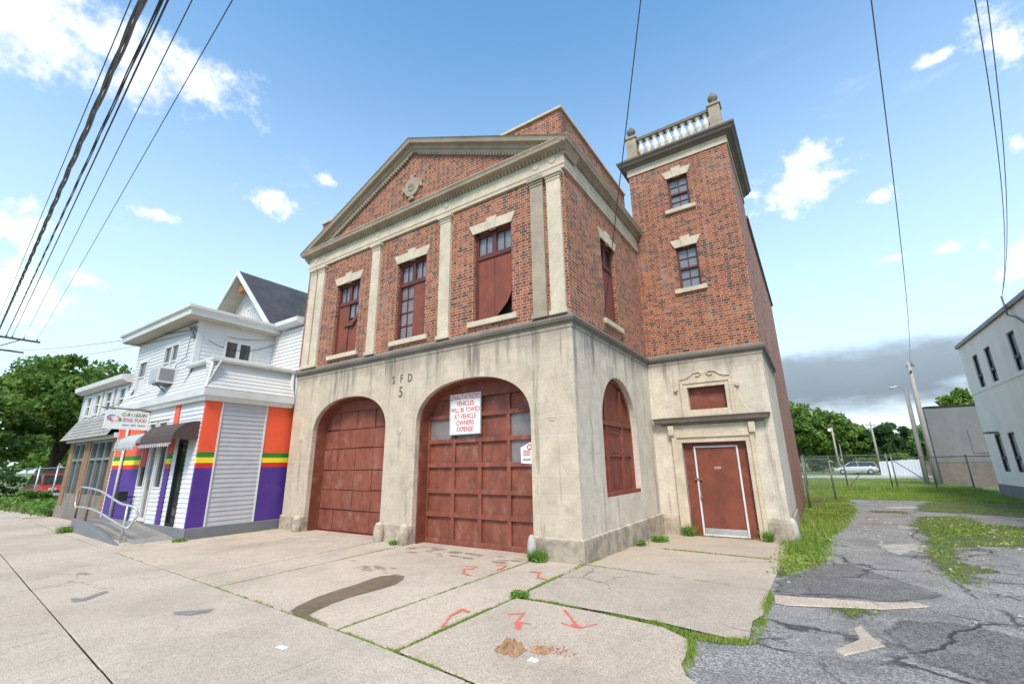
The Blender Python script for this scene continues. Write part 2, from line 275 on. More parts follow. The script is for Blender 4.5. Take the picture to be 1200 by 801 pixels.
M = {
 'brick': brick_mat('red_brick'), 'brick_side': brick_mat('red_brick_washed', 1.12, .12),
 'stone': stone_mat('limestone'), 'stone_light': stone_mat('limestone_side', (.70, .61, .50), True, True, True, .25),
 'stone_clean': stone_mat('limestone_trim', (.63, .535, .41), False, False, False, .25),
 'cornice': stone_mat('weathered_cornice_stone', (.40, .325, .245), False, False, False, .75),
 'whitewash': plain('old_whitewash', (.47, .45, .41), .8, .12, 7, dirt=(.28, .25, .21), dirt_amt=.75, dscale=5., bump=.4),
 'sky_gap_stone': stone_mat('sky_gap_stone', (.82, .74, .64), False, False, False, .2),  # baluster stone whitened to stand in for bright sky in the gaps
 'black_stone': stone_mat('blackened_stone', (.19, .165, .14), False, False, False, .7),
 'red_paint': plain('red_brown_paint', (.185, .047, .026), .65, .3, 5, dirt=(.29, .115, .085), dirt_amt=.65, dscale=3.2, bump=.4),
 'red_board': plain('red_brown_board', (.20, .053, .03), .75, .28, 4, dirt=(.12, .034, .024), dirt_amt=.75, dscale=2.6, bump=.4, stretch=(1.4, 1.4, .8)),
 'red_frame': plain('dark_red_frame', (.11, .024, .018), .5, .2, 5),
 'red_garage': plain('faded_garage_red', (.205, .058, .034), .7, .34, 5, dirt=(.31, .145, .11), dirt_amt=.7, dscale=3.4, bump=.5, stretch=(1.2, 1.2, .7)),
 'glass': glass_mat('window_glass', (.05, .058, .065)), 'glass_grey': glass_mat('dusty_glass', (.17, .15, .15), .35), 'glass_blue': glass_mat('sky_glass', (.16, .18, .2), .12),
 'glass_reflect': glass_mat('reflection_glass', (.34, .37, .40), .15),  # brighter reflection put into the base colour of the panes
 'glass_dark': glass_mat('dark_glass', (.012, .013, .015)),
 'concrete': concrete_mat('pavement_concrete', (.66, .545, .43)), 'concrete2': concrete_mat('forecourt_concrete', (.67, .535, .41), .7),
 'concrete_ramp': concrete_mat('ramp_concrete', (.36, .33, .30)),
 'asphalt': asphalt_mat('broken_asphalt', (.29, .268, .25)), 'asphalt_dark': asphalt_mat('crumbled_asphalt', (.17, .155, .145)), 'asphalt_road': asphalt_mat('road_asphalt', (.07, .07, .072)),
 'road_far': plain('pale_road', (.42, .40, .37), .9, .15, 1.5),
 'soil': soil_mat('joint_soil', (.05, .05, .03), (.09, .08, .05), (.07, .055, .04)), 'turf': soil_mat('turf_soil'), 'field': soil_mat('field_turf', (.15, .22, .045), (.26, .29, .08), (.2, .17, .11), .3),
 'grass': leaf_mat('grass_blades', (.17, .29, .035), (.40, .48, .10), .35), 'weed': leaf_mat('weed_leaves', (.09, .22, .025), (.22, .38, .06), .3), 'dry': leaf_mat('dry_weeds', (.12, .13, .04), (.26, .22, .1), .2),
 'leaf': leaf_mat('tree_leaves', (.07, .155, .022), (.23, .35, .06)), 'leaf_dark': leaf_mat('dark_leaves', (.03, .085, .022), (.08, .165, .045)), 'leaf_light': leaf_mat('light_leaves', (.11, .22, .025), (.28, .40, .07)),
 'leaf_mid': leaf_mat('mid_leaves', (.075, .165, .022), (.23, .34, .06)),
 'bark': plain('bark', (.12, .095, .075), .9, .3, 9, stretch=(3, 3, .6), bump=.7), 'pole_wood': plain('pole_wood', (.36, .32, .28), .85, .2, 6, stretch=(4, 4, .4), bump=.5),
 'pole_dark': plain('dark_pole_wood', (.10, .085, .075), .85, .25, 6, stretch=(4, 4, .4), bump=.5),
 'white_siding': plain('white_vinyl', (.66, .65, .65), .5, .05, 3, dirt=(.52, .52, .5), dirt_amt=.4, dscale=1.5, bump=.05),
 'grey_siding': plain('grey_vinyl', (.47, .465, .48), .55, .08, 3, dirt=(.36, .36, .36), dirt_amt=.5, dscale=1.5, bump=.05),
 'white_trim': plain('white_trim', (.65, .64, .62), .5, .07, 3, dirt=(.45, .42, .38), dirt_amt=.35), 'soffit': plain('beige_soffit', (.45, .40, .32), .7, .15, 3),
 'shingle': plain('dark_shingle', (.055, .055, .062), .9, .35, 7, bump=.6, dirt=(.10, .10, .105), dirt_amt=.5), 'shingle_grey': plain('grey_shingle', (.30, .29, .275), .9, .25, 7, bump=.6),
 'plinth_grey': plain('grey_plinth_paint', (.175, .18, .195), .7, .15, 4, dirt=(.1, .1, .1), dirt_amt=.4),
 'orange': plain('orange_paint', (.84, .10, .035), .55, .06, 5, bump=.2, dirt=(.45, .10, .05), dirt_amt=.45, dscale=2.5), 'green': plain('green_paint', (.025, .20, .02), .55, .06, 5), 'yellow': plain('yellow_paint', (.86, .68, .02), .55, .05, 5),
 'red': plain('red_paint_stripe', (.62, .025, .02), .55, .06, 5), 'purple': plain('purple_paint', (.072, .026, .235), .55, .08, 5, bump=.2, dirt=(.10, .06, .16), dirt_amt=.45, dscale=2.5),
 'awning': plain('brown_awning', (.075, .05, .042), .8, .15, 8), 'awning_grey': plain('grey_awning', (.42, .42, .43), .7, .15, 6),
 'tan_brick': plain('tan_pier', (.24, .14, .07), .85, .25, 7, bump=.4), 'green_frame': plain('grey_green_frame', (.19, .21, .2), .5, .12, 4),
 'galv': plain('galvanised_steel', (.50, .50, .49), .4, .12, 8, metal=.55), 'steel_dark': plain('dull_steel', (.17, .165, .16), .5, .2, 8, metal=.3), 'rust': plain('rusty_steel', (.2, .12, .07), .8, .3, 8),
 'white_paint': plain('white_paint', (.78, .78, .76), .45, .05, 4, dirt=(.55, .5, .45), dirt_amt=.3), 'sign_red': plain('sign_red', (.58, .03, .04), .5, .1, 4, bump=0), 'sign_black': plain('sign_black', (.04, .04, .04), .5, .1, 4, bump=0),
 'sign_grey': plain('sign_grey', (.25, .23, .24), .5, .1, 4, bump=0), 'sign_yellow': plain('sign_yellow', (.8, .55, .05), .5, .1, 4, bump=0), 'sign_green': plain('sign_green', (.04, .2, .05), .5, .1, 4, bump=0), 'sign_purple': plain('sign_purple', (.3, .12, .45), .5, .1, 4, bump=0), 'sign_orange': plain('sign_orange', (.8, .25, .1), .5, .1, 4, bump=0),
 'letter': plain('darkened_letters', (.16, .14, .12), .9, .3, 20), 'black': plain('black', (.012, .012, .012), .6, .1, 4), 'dark_in': plain('dark_interior', (.02, .018, .016), .9, .3, 2),
 'wire': plain('wire', (.06, .06, .062), .6, .1, 4, bump=0), 'wire_grey': plain('grey_wire', (.16, .16, .165), .6, .1, 4, bump=0),
 'render_white': plain('white_render', (.88, .78, .69), .8, .06, 1.4, dirt=(.45, .44, .43), dirt_amt=.35, dscale=.9, stretch=(1, 1, .5)), 'render_grey': plain('grey_render', (.20, .20, .205), .9, .15, 1.6, dirt=(.12, .115, .115), dirt_amt=.6, dscale=.8, stretch=(1, 1, .6)), 'grey_low': plain('bare_block', (.20, .17, .15), .9, .25, 3),
 'chain': mesh_mat('chain_link'), 'fence_white': plain('white_fence', (.78, .78, .79), .5, .05, 3), 'fence_brown': plain('brown_fence', (.15, .105, .075), .8, .3, 5, stretch=(4, 4, .7)),
 'car_silver': plain('silver_car', (.62, .63, .65), .25, .04, 2, metal=.4, bump=0), 'car_dark': plain('dark_red_car', (.06, .02, .025), .2, .1, 2, metal=.3, bump=0), 'car_red': plain('red_car', (.55, .04, .03), .3, .08, 2, bump=0),
 'tyre': plain('tyre', (.02, .02, .02), .85, .1, 8), 'lens': plain('lamp_lens', (.75, .75, .72), .15, .04, 4, bump=0), 'tail': plain('tail_lens', (.4, .02, .02), .2, .04, 4, bump=0),
 'wet': plain('wet_dirt', (.185, .13, .082), .75, .25, 9, bump=.3), 'rust_stain': plain('rust_stain', (.22, .12, .07), .85, .3, 6), 'spray': plain('red_spray_paint', (.80, .15, .11), .7, .1, 20, bump=0), 'tar': plain('tar_patch', (.25, .235, .225), .85, .25, 9),
 'paper': plain('brown_paper', (.36, .21, .115), .85, .3, 9), 'litter': plain('white_litter', (.75, .74, .72), .7, .08, 9), 'wood_block': plain('weathered_orange_wood', (.35, .14, .05), .8, .3, 9),
 'brown_light': plain('light_gravel', (.38, .35, .31), .95, .3, 14, bump=.8),
}

# ------------------------------------------------------------------ mesh builder
def root_of(o):
    while o.parent: o = o.parent
    return o
class MB:
    def __init__(s): s.v = []; s.f = []; s.mi = []; s.k = 0
    def mat(s, k): s.k = k; return s
    def face(s, pts):
        i = len(s.v); s.v += [tuple(p) for p in pts]; s.f.append(tuple(range(i, i+len(pts)))); s.mi.append(s.k); return s
    def hull(s, vs, fs):
        i = len(s.v); s.v += [tuple(p) for p in vs]
        for f in fs: s.f.append(tuple(i+q for q in f)); s.mi.append(s.k)
        return s
    def box(s, x0, x1, y0, y1, z0, z1):
        return s.hull([(x0, y0, z0), (x1, y0, z0), (x1, y1, z0), (x0, y1, z0), (x0, y0, z1), (x1, y0, z1), (x1, y1, z1), (x0, y1, z1)],
                      [(0, 3, 2, 1), (4, 5, 6, 7), (0, 1, 5, 4), (1, 2, 6, 5), (2, 3, 7, 6), (3, 0, 4, 7)])
    def prism(s, poly, lo, hi, ax):
        """poly in the two other axes (in xyz order), extruded along ax"""
        def P(p, c): q = list(p); q.insert(ax, c); return tuple(q)
        n = len(poly)
        return s.hull([P(p, lo) for p in poly]+[P(p, hi) for p in poly], [tuple(range(n-1, -1, -1)), tuple(range(n, 2*n))]+[(i, (i+1) % n, n+(i+1) % n, n+i) for i in range(n)])
    def tube(s, path, r, n=8):
        path = [Vector(p) for p in path]; rr = r if isinstance(r, (list, tuple)) else [r]*len(path)
        vs = []; up0 = None
        for i, p in enumerate(path):
            d = (path[min(i+1, len(path)-1)]-path[max(i-1, 0)]).normalized()
            a = d.cross(Vector((0, 0, 1)) if abs(d.z) < .95 else Vector((0, 1, 0))).normalized()
            if up0 is not None:
                a = (up0 - d*up0.dot(d)).normalized()
            up0 = a; b = d.cross(a)
            vs += [p+(a*math.cos(t)+b*math.sin(t))*rr[i] for t in (2*math.pi*k/n for k in range(n))]
        fs = [tuple(range(n-1, -1, -1)), tuple(range(len(vs)-n, len(vs)))]
        for i in range(len(path)-1):
            for k in range(n): fs.append((i*n+k, i*n+(k+1) % n, (i+1)*n+(k+1) % n, (i+1)*n+k))
        return s.hull(vs, fs)
    def lathe(s, cx, cy, prof, n=12):
        vs = [(cx+r*math.cos(2*math.pi*k/n), cy+r*math.sin(2*math.pi*k/n), z) for r, z in prof for k in range(n)]
        fs = [tuple(range(n-1, -1, -1)), tuple(range(len(vs)-n, len(vs)))]
        for i in range(len(prof)-1):
            for k in range(n): fs.append((i*n+k, i*n+(k+1) % n, (i+1)*n+(k+1) % n, (i+1)*n+k))
        return s.hull(vs, fs)
    def sweep(s, path, prof, fn):
        """moulding: path of 2D points, profile [(out, up)], outward = right of travel; fn(px, py, up)->xyz"""
        path = [Vector(p) for p in path]; n = len(path); rows = []
        for i in range(n):
            ds = []
            if i > 0: ds.append((path[i]-path[i-1]).normalized())
            if i < n-1: ds.append((path[i+1]-path[i]).normalized())
            ns = [Vector((d.y, -d.x)) for d in ds]
            o = ns[0] if len(ns) == 1 else (ns[0]+ns[1])/(1+ns[0].dot(ns[1]))
            rows.append([fn(path[i].x+o.x*a, path[i].y+o.y*a, b) for a, b in prof])
        k = len(prof); vs = [p for r in rows for p in r]
        fs = [tuple(range(k)), tuple(range(k*n-1, k*(n-1)-1, -1))]
        for i in range(n-1):
            for j in range(k): fs.append((i*k+j, (i+1)*k+j, (i+1)*k+(j+1) % k, i*k+(j+1) % k))
        return s.hull(vs, fs)
    def build(s, name, mat, parent=None, bevel=0, smooth=False, normals=True):
        me = bpy.data.meshes.new(name)
        o = bpy.data.objects.new(name, me)
        off = Vector((0, 0, 0))
        if parent is not None: off = root_of(parent).location
        v = np.array(s.v, np.float32).reshape(-1, 3)-np.array(off, np.float32)
        me.from_pydata(v.tolist(), [], s.f)
        for q in (mat if isinstance(mat, (list, tuple)) else [mat]): me.materials.append(M[q] if isinstance(q, str) else q)
        if max(s.mi, default=0): me.polygons.foreach_set('material_index', s.mi)
        if normals:
            b = bmesh.new(); b.from_mesh(me); bmesh.ops.recalc_face_normals(b, faces=b.faces); b.to_mesh(me); b.free()
        if smooth: me.polygons.foreach_set('use_smooth', [True]*len(me.polygons))
        me.update()
        col.objects.link(o)
        if parent is not None: o.parent = parent
        if bevel:
            bv = o.modifiers.new('Bevel', 'BEVEL'); bv.width = bevel; bv.segments = 2; bv.limit_method = 'ANGLE'
        return o
def tag(o, label, cat, group=None, kind=None):
    o['label'] = label
    if cat: o['category'] = cat
    if group: o['group'] = group
    if kind: o['kind'] = kind
    return o
def struct(o, label, kind='structure', cat='ground'): o['kind'] = kind; o['label'] = label; o['category'] = cat; return o
def thing(name, loc, label, cat, group=None):
    o = bpy.data.objects.new(name, None); o.empty_display_size = .2; o.location = loc; col.objects.link(o); return tag(o, label, cat, group)
def text(name, body, size, loc, rot, mat, parent, extrude=.003, align='CENTER', sx=1):
    cu_ = bpy.data.curves.new(name, 'FONT'); cu_.body = body; cu_.size = size; cu_.extrude = extrude; cu_.align_x = align; cu_.align_y = 'CENTER'
    t = bpy.data.objects.new(name, cu_); col.objects.link(t); bpy.context.view_layer.update()
    me = bpy.data.meshes.new_from_object(t.evaluated_get(bpy.context.evaluated_depsgraph_get()))
    bpy.data.objects.remove(t); bpy.data.curves.remove(cu_)
    off = Vector((0, 0, 0)) if parent is None else root_of(parent).location
    mt = Matrix.Translation(Vector(loc)-off) @ rot.to_4x4() @ Matrix.Diagonal((sx, 1, 1, 1)); me.transform(mt)
    me.materials.clear(); me.materials.append(M[mat]); me.name = name
    o = bpy.data.objects.new(name, me); col.objects.link(o)
    if parent is not None: o.parent = parent
    return o
FACE_S = Matrix(((1, 0, 0), (0, 0, -1), (0, 1, 0)))          # text upright, read from -Y
FACE_E = Matrix(((0, 0, 1), (1, 0, 0), (0, 1, 0)))           # text upright, read from +X
def fy(y0): return lambda u, d, z: (u, y0+d, z)              # wall facing -Y, depth inwards
def fx(x0): return lambda u, d, z: (x0-d, u, z)              # wall facing +X
def arch(ua, ub, zs, zt, p=2.25):
    c, h = (ua+ub)/2, (ub-ua)/2
    return lambda u: zs+(zt-zs)*max(0, 1-min(1, abs((u-c)/h))**p)**(1/p)
def wall(mb, fn, U0, U1, Z0, Z1, ops=(), depth=.3, d0=0., top=None):
    """wall skin with openings (ua, ub, zb, zt|callable); reveals run from d0 to depth"""
    ops = sorted(ops, key=lambda o: o[0]); us = U0
    Z1f = top or (lambda u: Z1)
    def col_(a, b, za, zb, zc, zd): mb.face([fn(a, d0, za), fn(b, d0, zb), fn(b, d0, zd), fn(a, d0, zc)])
    for ua, ub, zb, zt in ops:
        if ua > us: col_(us, ua, Z0, Z0, Z1f(us), Z1f(ua))
        N = 28 if callable(zt) else 1
        f = zt if callable(zt) else (lambda u, q=zt: q)
        if N > 1: uu = [(ua+ub)/2-(ub-ua)/2*math.cos(math.pi*i/N) for i in range(N+1)]
        else: uu = [ua, ub]
        for a, b in zip(uu[:-1], uu[1:]):
            if zb > Z0: col_(a, b, Z0, Z0, zb, zb)
            col_(a, b, f(a), f(b), Z1f(a), Z1f(b))
            mb.face([fn(a, d0, f(a)), fn(b, d0, f(b)), fn(b, depth, f(b)), fn(a, depth, f(a))])
        mb.face([fn(ua, d0, zb), fn(ua, depth, zb), fn(ua, depth, f(ua)), fn(ua, d0, f(ua))])
        mb.face([fn(ub, d0, zb), fn(ub, depth, zb), fn(ub, depth, f(ub)), fn(ub, d0, f(ub))])
        mb.face([fn(ua, d0, zb), fn(ub, d0, zb), fn(ub, depth, zb), fn(ua, depth, zb)])
        us = ub
    if us < U1: col_(us, U1, Z0, Z0, Z1f(us), Z1f(U1))
    return mb
def obox(mb, fn, u0, u1, d0, d1, z0, z1):
    a = [fn(u, d, z) for z in (z0, z1) for u, d in ((u0, d0), (u1, d0), (u1, d1), (u0, d1))]
    return mb.hull(a, [(0, 3, 2, 1), (4, 5, 6, 7), (0, 1, 5, 4), (1, 2, 6, 5), (2, 3, 7, 6), (3, 0, 4, 7)])
def oprism(mb, fn, poly, d0, d1):
    n = len(poly)
    return mb.hull([fn(u, d0, z) for u, z in poly]+[fn(u, d1, z) for u, z in poly], [tuple(range(n-1, -1, -1)), tuple(range(n, 2*n))]+[(i, (i+1) % n, n+(i+1) % n, n+i) for i in range(n)])
def siding(mb, fn, U0, U1, Z0, Z1, ops=(), pitch=.112, lean=.016, slope=None):
    """lapped boards as real wedges; ops are rectangles left open; slope(z) = extra outward offset"""
    sl = slope or (lambda z: 0)
    n = max(1, round((Z1-Z0)/pitch)); h = (Z1-Z0)/n
    for i in range(n):
        za, zb = Z0+i*h, Z0+(i+1)*h
        segs = [(U0, U1)]
        for ua, ub, oa, ob in ops:
            if oa < zb-.02 and ob > za+.02:
                segs = [q for a, b in segs for q in ((a, min(b, ua)), (max(a, ub), b)) if q[1]-q[0] > .005]
        for a, b in segs:
            oa, ob = -lean-sl(za), -sl(zb)
            mb.face([fn(a, oa, za), fn(b, oa, za), fn(b, ob, zb), fn(a, ob, zb)])
            mb.face([fn(a, oa+lean, za), fn(b, oa+lean, za), fn(b, oa, za), fn(a, oa, za)])
    return mb
def gz(y): return -.022*min(max(y, 0), 6)
def instance(o, parent):
    c = o.copy(); col.objects.link(c); c.parent = parent; return c

# ================================================================== GROUND
def grid_axis(a, b, near, far, lim):
    xs = [0.]; s = near
    while xs[-1] < b: xs.append(xs[-1]+s); s = near if xs[-1] < lim else s*1.25
    ys = [0.]; s = near
    while ys[-1] > a: ys.append(ys[-1]-s); s = near if ys[-1] > -lim else s*1.25
    return sorted(set(ys+xs))
gx = grid_axis(-900, 900, 2, 0, 20); gy = grid_axis(-500, 1500, 1, 0, 12)
mb = MB()
vv = [(x, y, gz(y)-.03) for y in gy for x in gx]; k = len(gx)
mb.hull(vv, [(j*k+i, j*k+i+1, (j+1)*k+i+1, (j+1)*k+i) for j in range(len(gy)-1) for i in range(k-1)])
struct(mb.build('ground', 'field', normals=False), 'rough open ground reaching the horizon')
def sheet(name, polys, mat, dz, wob=0., step=.35):
    """flat outline(s) following the ground, edges roughened"""
    mb = MB()
    for poly in polys:
        pts = []
        for i, p in enumerate(poly):
            a, b = Vector(p), Vector(poly[(i+1) % len(poly)]); n = max(1, int((b-a).length/step)) if wob else 1
            nr = Vector((b.y-a.y, a.x-b.x)).normalized()
            for j in range(n):
                q = a.lerp(b, j/n)+nr*(random.uniform(-wob, wob)); pts.append(q)
        bm = bmesh.new(); bm.faces.new([bm.verts.new((p.x, p.y, 0)) for p in pts])
        for yy in (0, 6): bmesh.ops.bisect_plane(bm, geom=bm.verts[:]+bm.edges[:]+bm.faces[:], plane_co=(0, yy, 0), plane_no=(0, 1, 0))
        bmesh.ops.triangulate(bm, faces=bm.faces[:]); bm.verts.index_update()
        mb.hull([(v.co.x, v.co.y, gz(v.co.y)+dz) for v in bm.verts], [tuple(v.index for v in f.verts) for f in bm.faces]); bm.free()
    return mb.build(name, mat, normals=True)
def soft_mat(key, soft=.03, amp=.08, nscale=9., dens=1.):
    m = M[key].copy(); t = NT(m.node_tree); b = [n for n in t.n if n.type == 'BSDF_PRINCIPLED'][0]
    a = t.node('ShaderNodeAttribute', attribute_name='edge').outputs['Fac']; P = t.pos()
    n = t.m('ADD', t.m('MULTIPLY', t.m('SUBTRACT', t.noise(P, nscale, 6, .7), .5), amp*2), t.m('MULTIPLY', t.m('SUBTRACT', t.noise(P, nscale*7, 3, .7), .5), amp))
    t.put(b.inputs['Alpha'], t.m('MULTIPLY', t.mr(t.m('ADD', a, n), -soft, soft), dens)); return m
def soft_sheet(name, polys, key, dz, cell=.03, soft=.02, amp=.05, nscale=9., dens=1.):
    """thin patch on the ground whose ragged outline fades over its edge"""
    pad = soft+amp*1.6; al = np.array([p for q in polys for p in q]); lo_, hi_ = al.min(0)-pad, al.max(0)+pad; nx, ny = [int(q)+2 for q in (hi_-lo_)/cell]
    X, Y = np.meshgrid(np.linspace(lo_[0], hi_[0], nx), np.linspace(lo_[1], hi_[1], ny)); P = np.column_stack([X.ravel(), Y.ravel()]); D_ = np.full(len(P), -1e9)
    for poly in polys:
        a = np.array(poly); d = np.full(len(P), 1e9)
        for i in range(len(a)):
            p, q = a[i], a[(i+1) % len(a)]; e = q-p; t = np.clip(((P-p)@e)/max(1e-12, e@e), 0, 1); d = np.minimum(d, np.linalg.norm(P-(p+t[:, None]*e), axis=1))
        D_ = np.maximum(D_, np.where(in_poly(P, poly), d, -d))
    k = (D_ > -pad).reshape(ny, nx); c = k[:-1, :-1] | k[1:, :-1] | k[:-1, 1:] | k[1:, 1:]; jj, ii = np.nonzero(c)
    Q = np.stack([jj*nx+ii, jj*nx+ii+1, (jj+1)*nx+ii+1, (jj+1)*nx+ii], 1); u, inv = np.unique(Q, return_inverse=True); F = inv.reshape(-1, 4).tolist()
    V = np.column_stack([P[u], -.022*np.clip(P[u, 1], 0, 6)+dz]).tolist(); A = D_[u].astype(np.float32)
    me = bpy.data.meshes.new(name); me.from_pydata(V, [], F); at = me.attributes.new('edge', 'FLOAT', 'POINT'); at.data.foreach_set('value', A)
    me.materials.append(soft_mat(key, soft, amp, nscale, dens)); o = bpy.data.objects.new(name, me); col.objects.link(o); return o
def in_poly(P, poly):
    x, y = P[:, 0], P[:, 1]; r = np.zeros(len(P), bool); n = len(poly)
    for i in range(n):
        (x0, y0), (x1, y1) = poly[i], poly[(i+1) % n]; c = ((y0 > y) != (y1 > y)); r ^= c & (x < (x1-x0)*(y-y0)/((y1-y0) if y1 != y0 else 1e-9)+x0)
    return r
def inset(poly, d):
    n = len(poly); A = sum(poly[i][0]*poly[(i+1) % n][1]-poly[(i+1) % n][0]*poly[i][1] for i in range(n))
    sg = 1 if A > 0 else -1; out = []
    for i in range(n):
        p0, p1, p2 = Vector(poly[i-1]), Vector(poly[i]), Vector(poly[(i+1) % n])
        d1, d2 = (p1-p0).normalized(), (p2-p1).normalized(); n1 = Vector((-d1.y, d1.x))*sg; n2 = Vector((-d2.y, d2.x))*sg
        out.append(tuple(p1+(n1+n2)/(1+n1.dot(n2))*d))
    return out
TOP = .02
def slab(mb, poly, gap=.006, dz=0.):
    p = inset(poly, gap); n = len(p); t = TOP+dz+random.uniform(-.003, .003)
    tx, ty = random.uniform(-.0012, .0012), random.uniform(-.0012, .0012)
    z = lambda q, h: gz(q[1])+h+tx*(q[0]-p[0][0])+ty*(q[1]-p[0][1])
    a = inset(p, .006)
    mb.hull([(q[0], q[1], z(q, -.1)) for q in p]+[(q[0], q[1], z(q, t-.010)) for q in p]+[(q[0], q[1], z(q, t)) for q in a],
            [tuple(range(2*n, 3*n))]+[(n+i, n+(i+1) % n, 2*n+(i+1) % n, 2*n+i) for i in range(n)]+[(i, (i+1) % n, n+(i+1) % n, n+i) for i in range(n)])
    mb.mi[-n:] = [1]*n
def seg(pts):
    def f(x):
        for (x0, y0), (x1, y1) in zip(pts[:-1], pts[1:]):
            if x0 <= x <= x1: return y0+(y1-y0)*(x-x0)/(x1-x0)
        return pts[0][1] if x < pts[0][0] else pts[-1][1]
    return f
L1 = seg([(-60, -.5), (-20.5, -2.88), (-14.45, -3.26), (-9.22, -3.58), (-4.7, -3.80), (-.88, -4.02), (.05, -4.08), (.92, -4.18), (2.75, -4.38), (9, -4.9)])
L2 = seg([(-60, -1.2), (-20, -4.09), (-10.34, -4.89), (-6.12, -5.25), (-1.39, -5.65), (3, -6.02), (9, -6.5)])
L3 = lambda x: L2(x)-1.5
# soil under every joint
struct(sheet('joint_soil', [[(-20, -2.95), (-20, -2.1), (-9, -2.1), (-9, .7), (-.02, .7), (-.02, 4.75), (2.6, 4.75), (2.6, -2.3), (2.1, -2.4), (2.2, -7.2), (-9, -6.5), (-20, -5.6)]], 'soil', -.02), 'dark soil in the pavement joints')
# sidewalk by the street
mb = MB()
J = [-46+1.345*i for i in range(60)]
J = [x-.02 for x in J if x < -1.9] ; off = -1.79-J[-1]; J = [x+off for x in J]+[-.41, .95, 2.35]
for a, b in zip(J[:-1], J[1:]):
    slab(mb, [(a, L2(a)), (b, L2(b)), (b, L1(b)), (a, L1(a))], .0045 if b < 0 else .006)
    if b > -20: slab(mb, [(a, L3(a)), (b, L3(b)), (b, L2(b)), (a, L2(a))], .010)
struct(mb.build('sidewalk', ['concrete', 'soil']), 'pale concrete sidewalk with cross joints', cat='sidewalk')
# forecourt slabs in front of the garage doors and the tower
mb = MB()
slab(mb, [(-9.1, L1(-9.1)), (-7.35, L1(-7.35)), (-6.55, -1.6), (-6.2, -.6), (-9.1, -.55)], .004)
slab(mb, [(-7.35, L1(-7.35)), (-4.66, L1(-4.66)), (-4.9, .0), (-4.9, .5), (-8.0, .5), (-8.0, .0), (-9.1, -.0), (-9.1, -.55), (-6.2, -.6), (-6.55, -1.6)], .004)
slab(mb, [(-4.66, L1(-4.66)), (-3.8, L1(-3.8)), (-4.03, -.02), (-4.9, -.02)], .012)
slab(mb, [(-3.8, L1(-3.8)), (-.88, L1(-.88)), (-.9, .0), (-.9, .5), (-4.02, .5), (-4.02, .0)], .012)
slab(mb, [(-.88, L1(-.88)), (.05, L1(.05)), (.04, -.04), (-.9, -.02)], .013)
curve = [(.06, -2.16), (.45, -2.13), (1.22, -2.16), (1.9, -2.24), (2.2, -2.45), (2.27, -2.75), (2.28, -3.02), (2.36, -3.22), (2.5, -3.35), (2.62, -3.8), (2.72, -4.38)]
slab(mb, [(.05, L1(.05)), (.92, L1(.92))]+curve[::-1], .022)
slab(mb, [(.05, -2.12), (1.2, -2.09), (1.9, -2.14), (2.47, -2.24), (2.68, -2.2), (2.65, -1.6), (2.72, -1.36), (2.7, -.28), (.04, -.04)], .018)
slab(mb, [(.0, -.02), (2.7, -.26), (2.7, 2.12), (-.0, 2.32)], .018)
slab(mb, [(.0, 2.34), (2.7, 2.14), (2.74, 2.6), (2.68, 3.9), (2.52, 4.66), (0, 4.66)], .015)
struct(mb.build('forecourt', ['concrete2', 'soil']), 'concrete forecourt slabs with weedy joints', cat='forecourt')
mb = MB(); slab(mb, [(-20.2, L1(-20.2)), (-14.9, L1(-14.9)), (-14.9, -2.1), (-20.2, -2.1)], .01); slab(mb, [(-14.9, L1(-14.9)), (-9.1, L1(-9.1)), (-9.1, -2.1), (-14.9, -2.1)], .01)
struct(mb.build('pavement', ['concrete', 'soil']), 'strip of pavement along the shop fronts', cat='pavement')
mb = MB(); slab(mb, [(-36, L1(-36)-.1), (-20.3, L1(-20.3)), (-20.3, -2.3), (-25, -1.2), (-36, -.6)], .01, -.0)
struct(mb.build('pavement', ['concrete', 'soil']), 'far end of the pavement beside the weeds', cat='pavement')
# kerb and street behind the camera
mb = MB()
for a, b in zip(J[:-1], J[1:]):
    if b > -20: slab(mb, [(a, L3(a)-.16), (b, L3(b)-.16), (b, L3(b)), (a, L3(a))], .004, .004)
struct(mb.build('kerb', ['concrete', 'soil']), 'concrete kerb along the street', cat='kerb')
struct(sheet('street', [[(-60, -4), (-20, L3(-20)-.18), (-9, L3(-9)-.18), (2.35, L3(2.35)-.18), (14, L3(9)-.9), (14, -18), (-60, -14)]], 'asphalt_road', -.02), 'dark asphalt street', cat='street')
# parking lot: asphalt, crumbled band, curb strip, repaired patches
lot = [(2.25, L3(3)-.1), (13, L3(9)-.8), (13, 4), (10.6, 12), (10.3, 19.3), (4.2, 19.3), (3.0, 14), (2.6, 5), (2.6, -2.2), (1.85, -2.25), (2.15, -2.6)]
struct(sheet('parking_lot', [lot], 'asphalt', -.004, .05), 'cracked grey asphalt lot beside the tower', cat='parking lot')
struct(soft_sheet('asphalt', [[(2.74, -.3), (2.75, .5), (3.0, 1.3), (3.3, 2.3), (3.62, 2.5), (4.1, 1.4), (4.5, .75), (4.34, .45), (3.95, .0), (3.6, -.02), (3.2, -.2)],
                         [(3.9, -.75), (4.4, -.6), (4.85, -.9), (4.9, -1.6), (4.3, -2.2), (3.9, -1.9), (3.75, -1.3)]], 'asphalt_dark', .002, .05, .05, .16, 3.5), 'dark crumbled asphalt band', cat='asphalt')
mb = MB(); slab(mb, [(2.76, -.76), (2.88, -.80), (3.79, -.44), (4.25, -.06), (4.12, .07), (3.76, -.16), (3.22, -.28), (2.73, -.43)], .01, -.004)
slab(mb, [(3.30, -2.02), (3.36, -2.14), (3.62, -1.78), (3.70, -1.68), (3.62, -1.45), (3.55, -1.12), (3.47, -1.3), (3.5, -1.6)], .01, -.012)
struct(mb.build('pavement', ['concrete2', 'soil']), 'narrow concrete strip and broken piece set in the lot', cat='pavement')
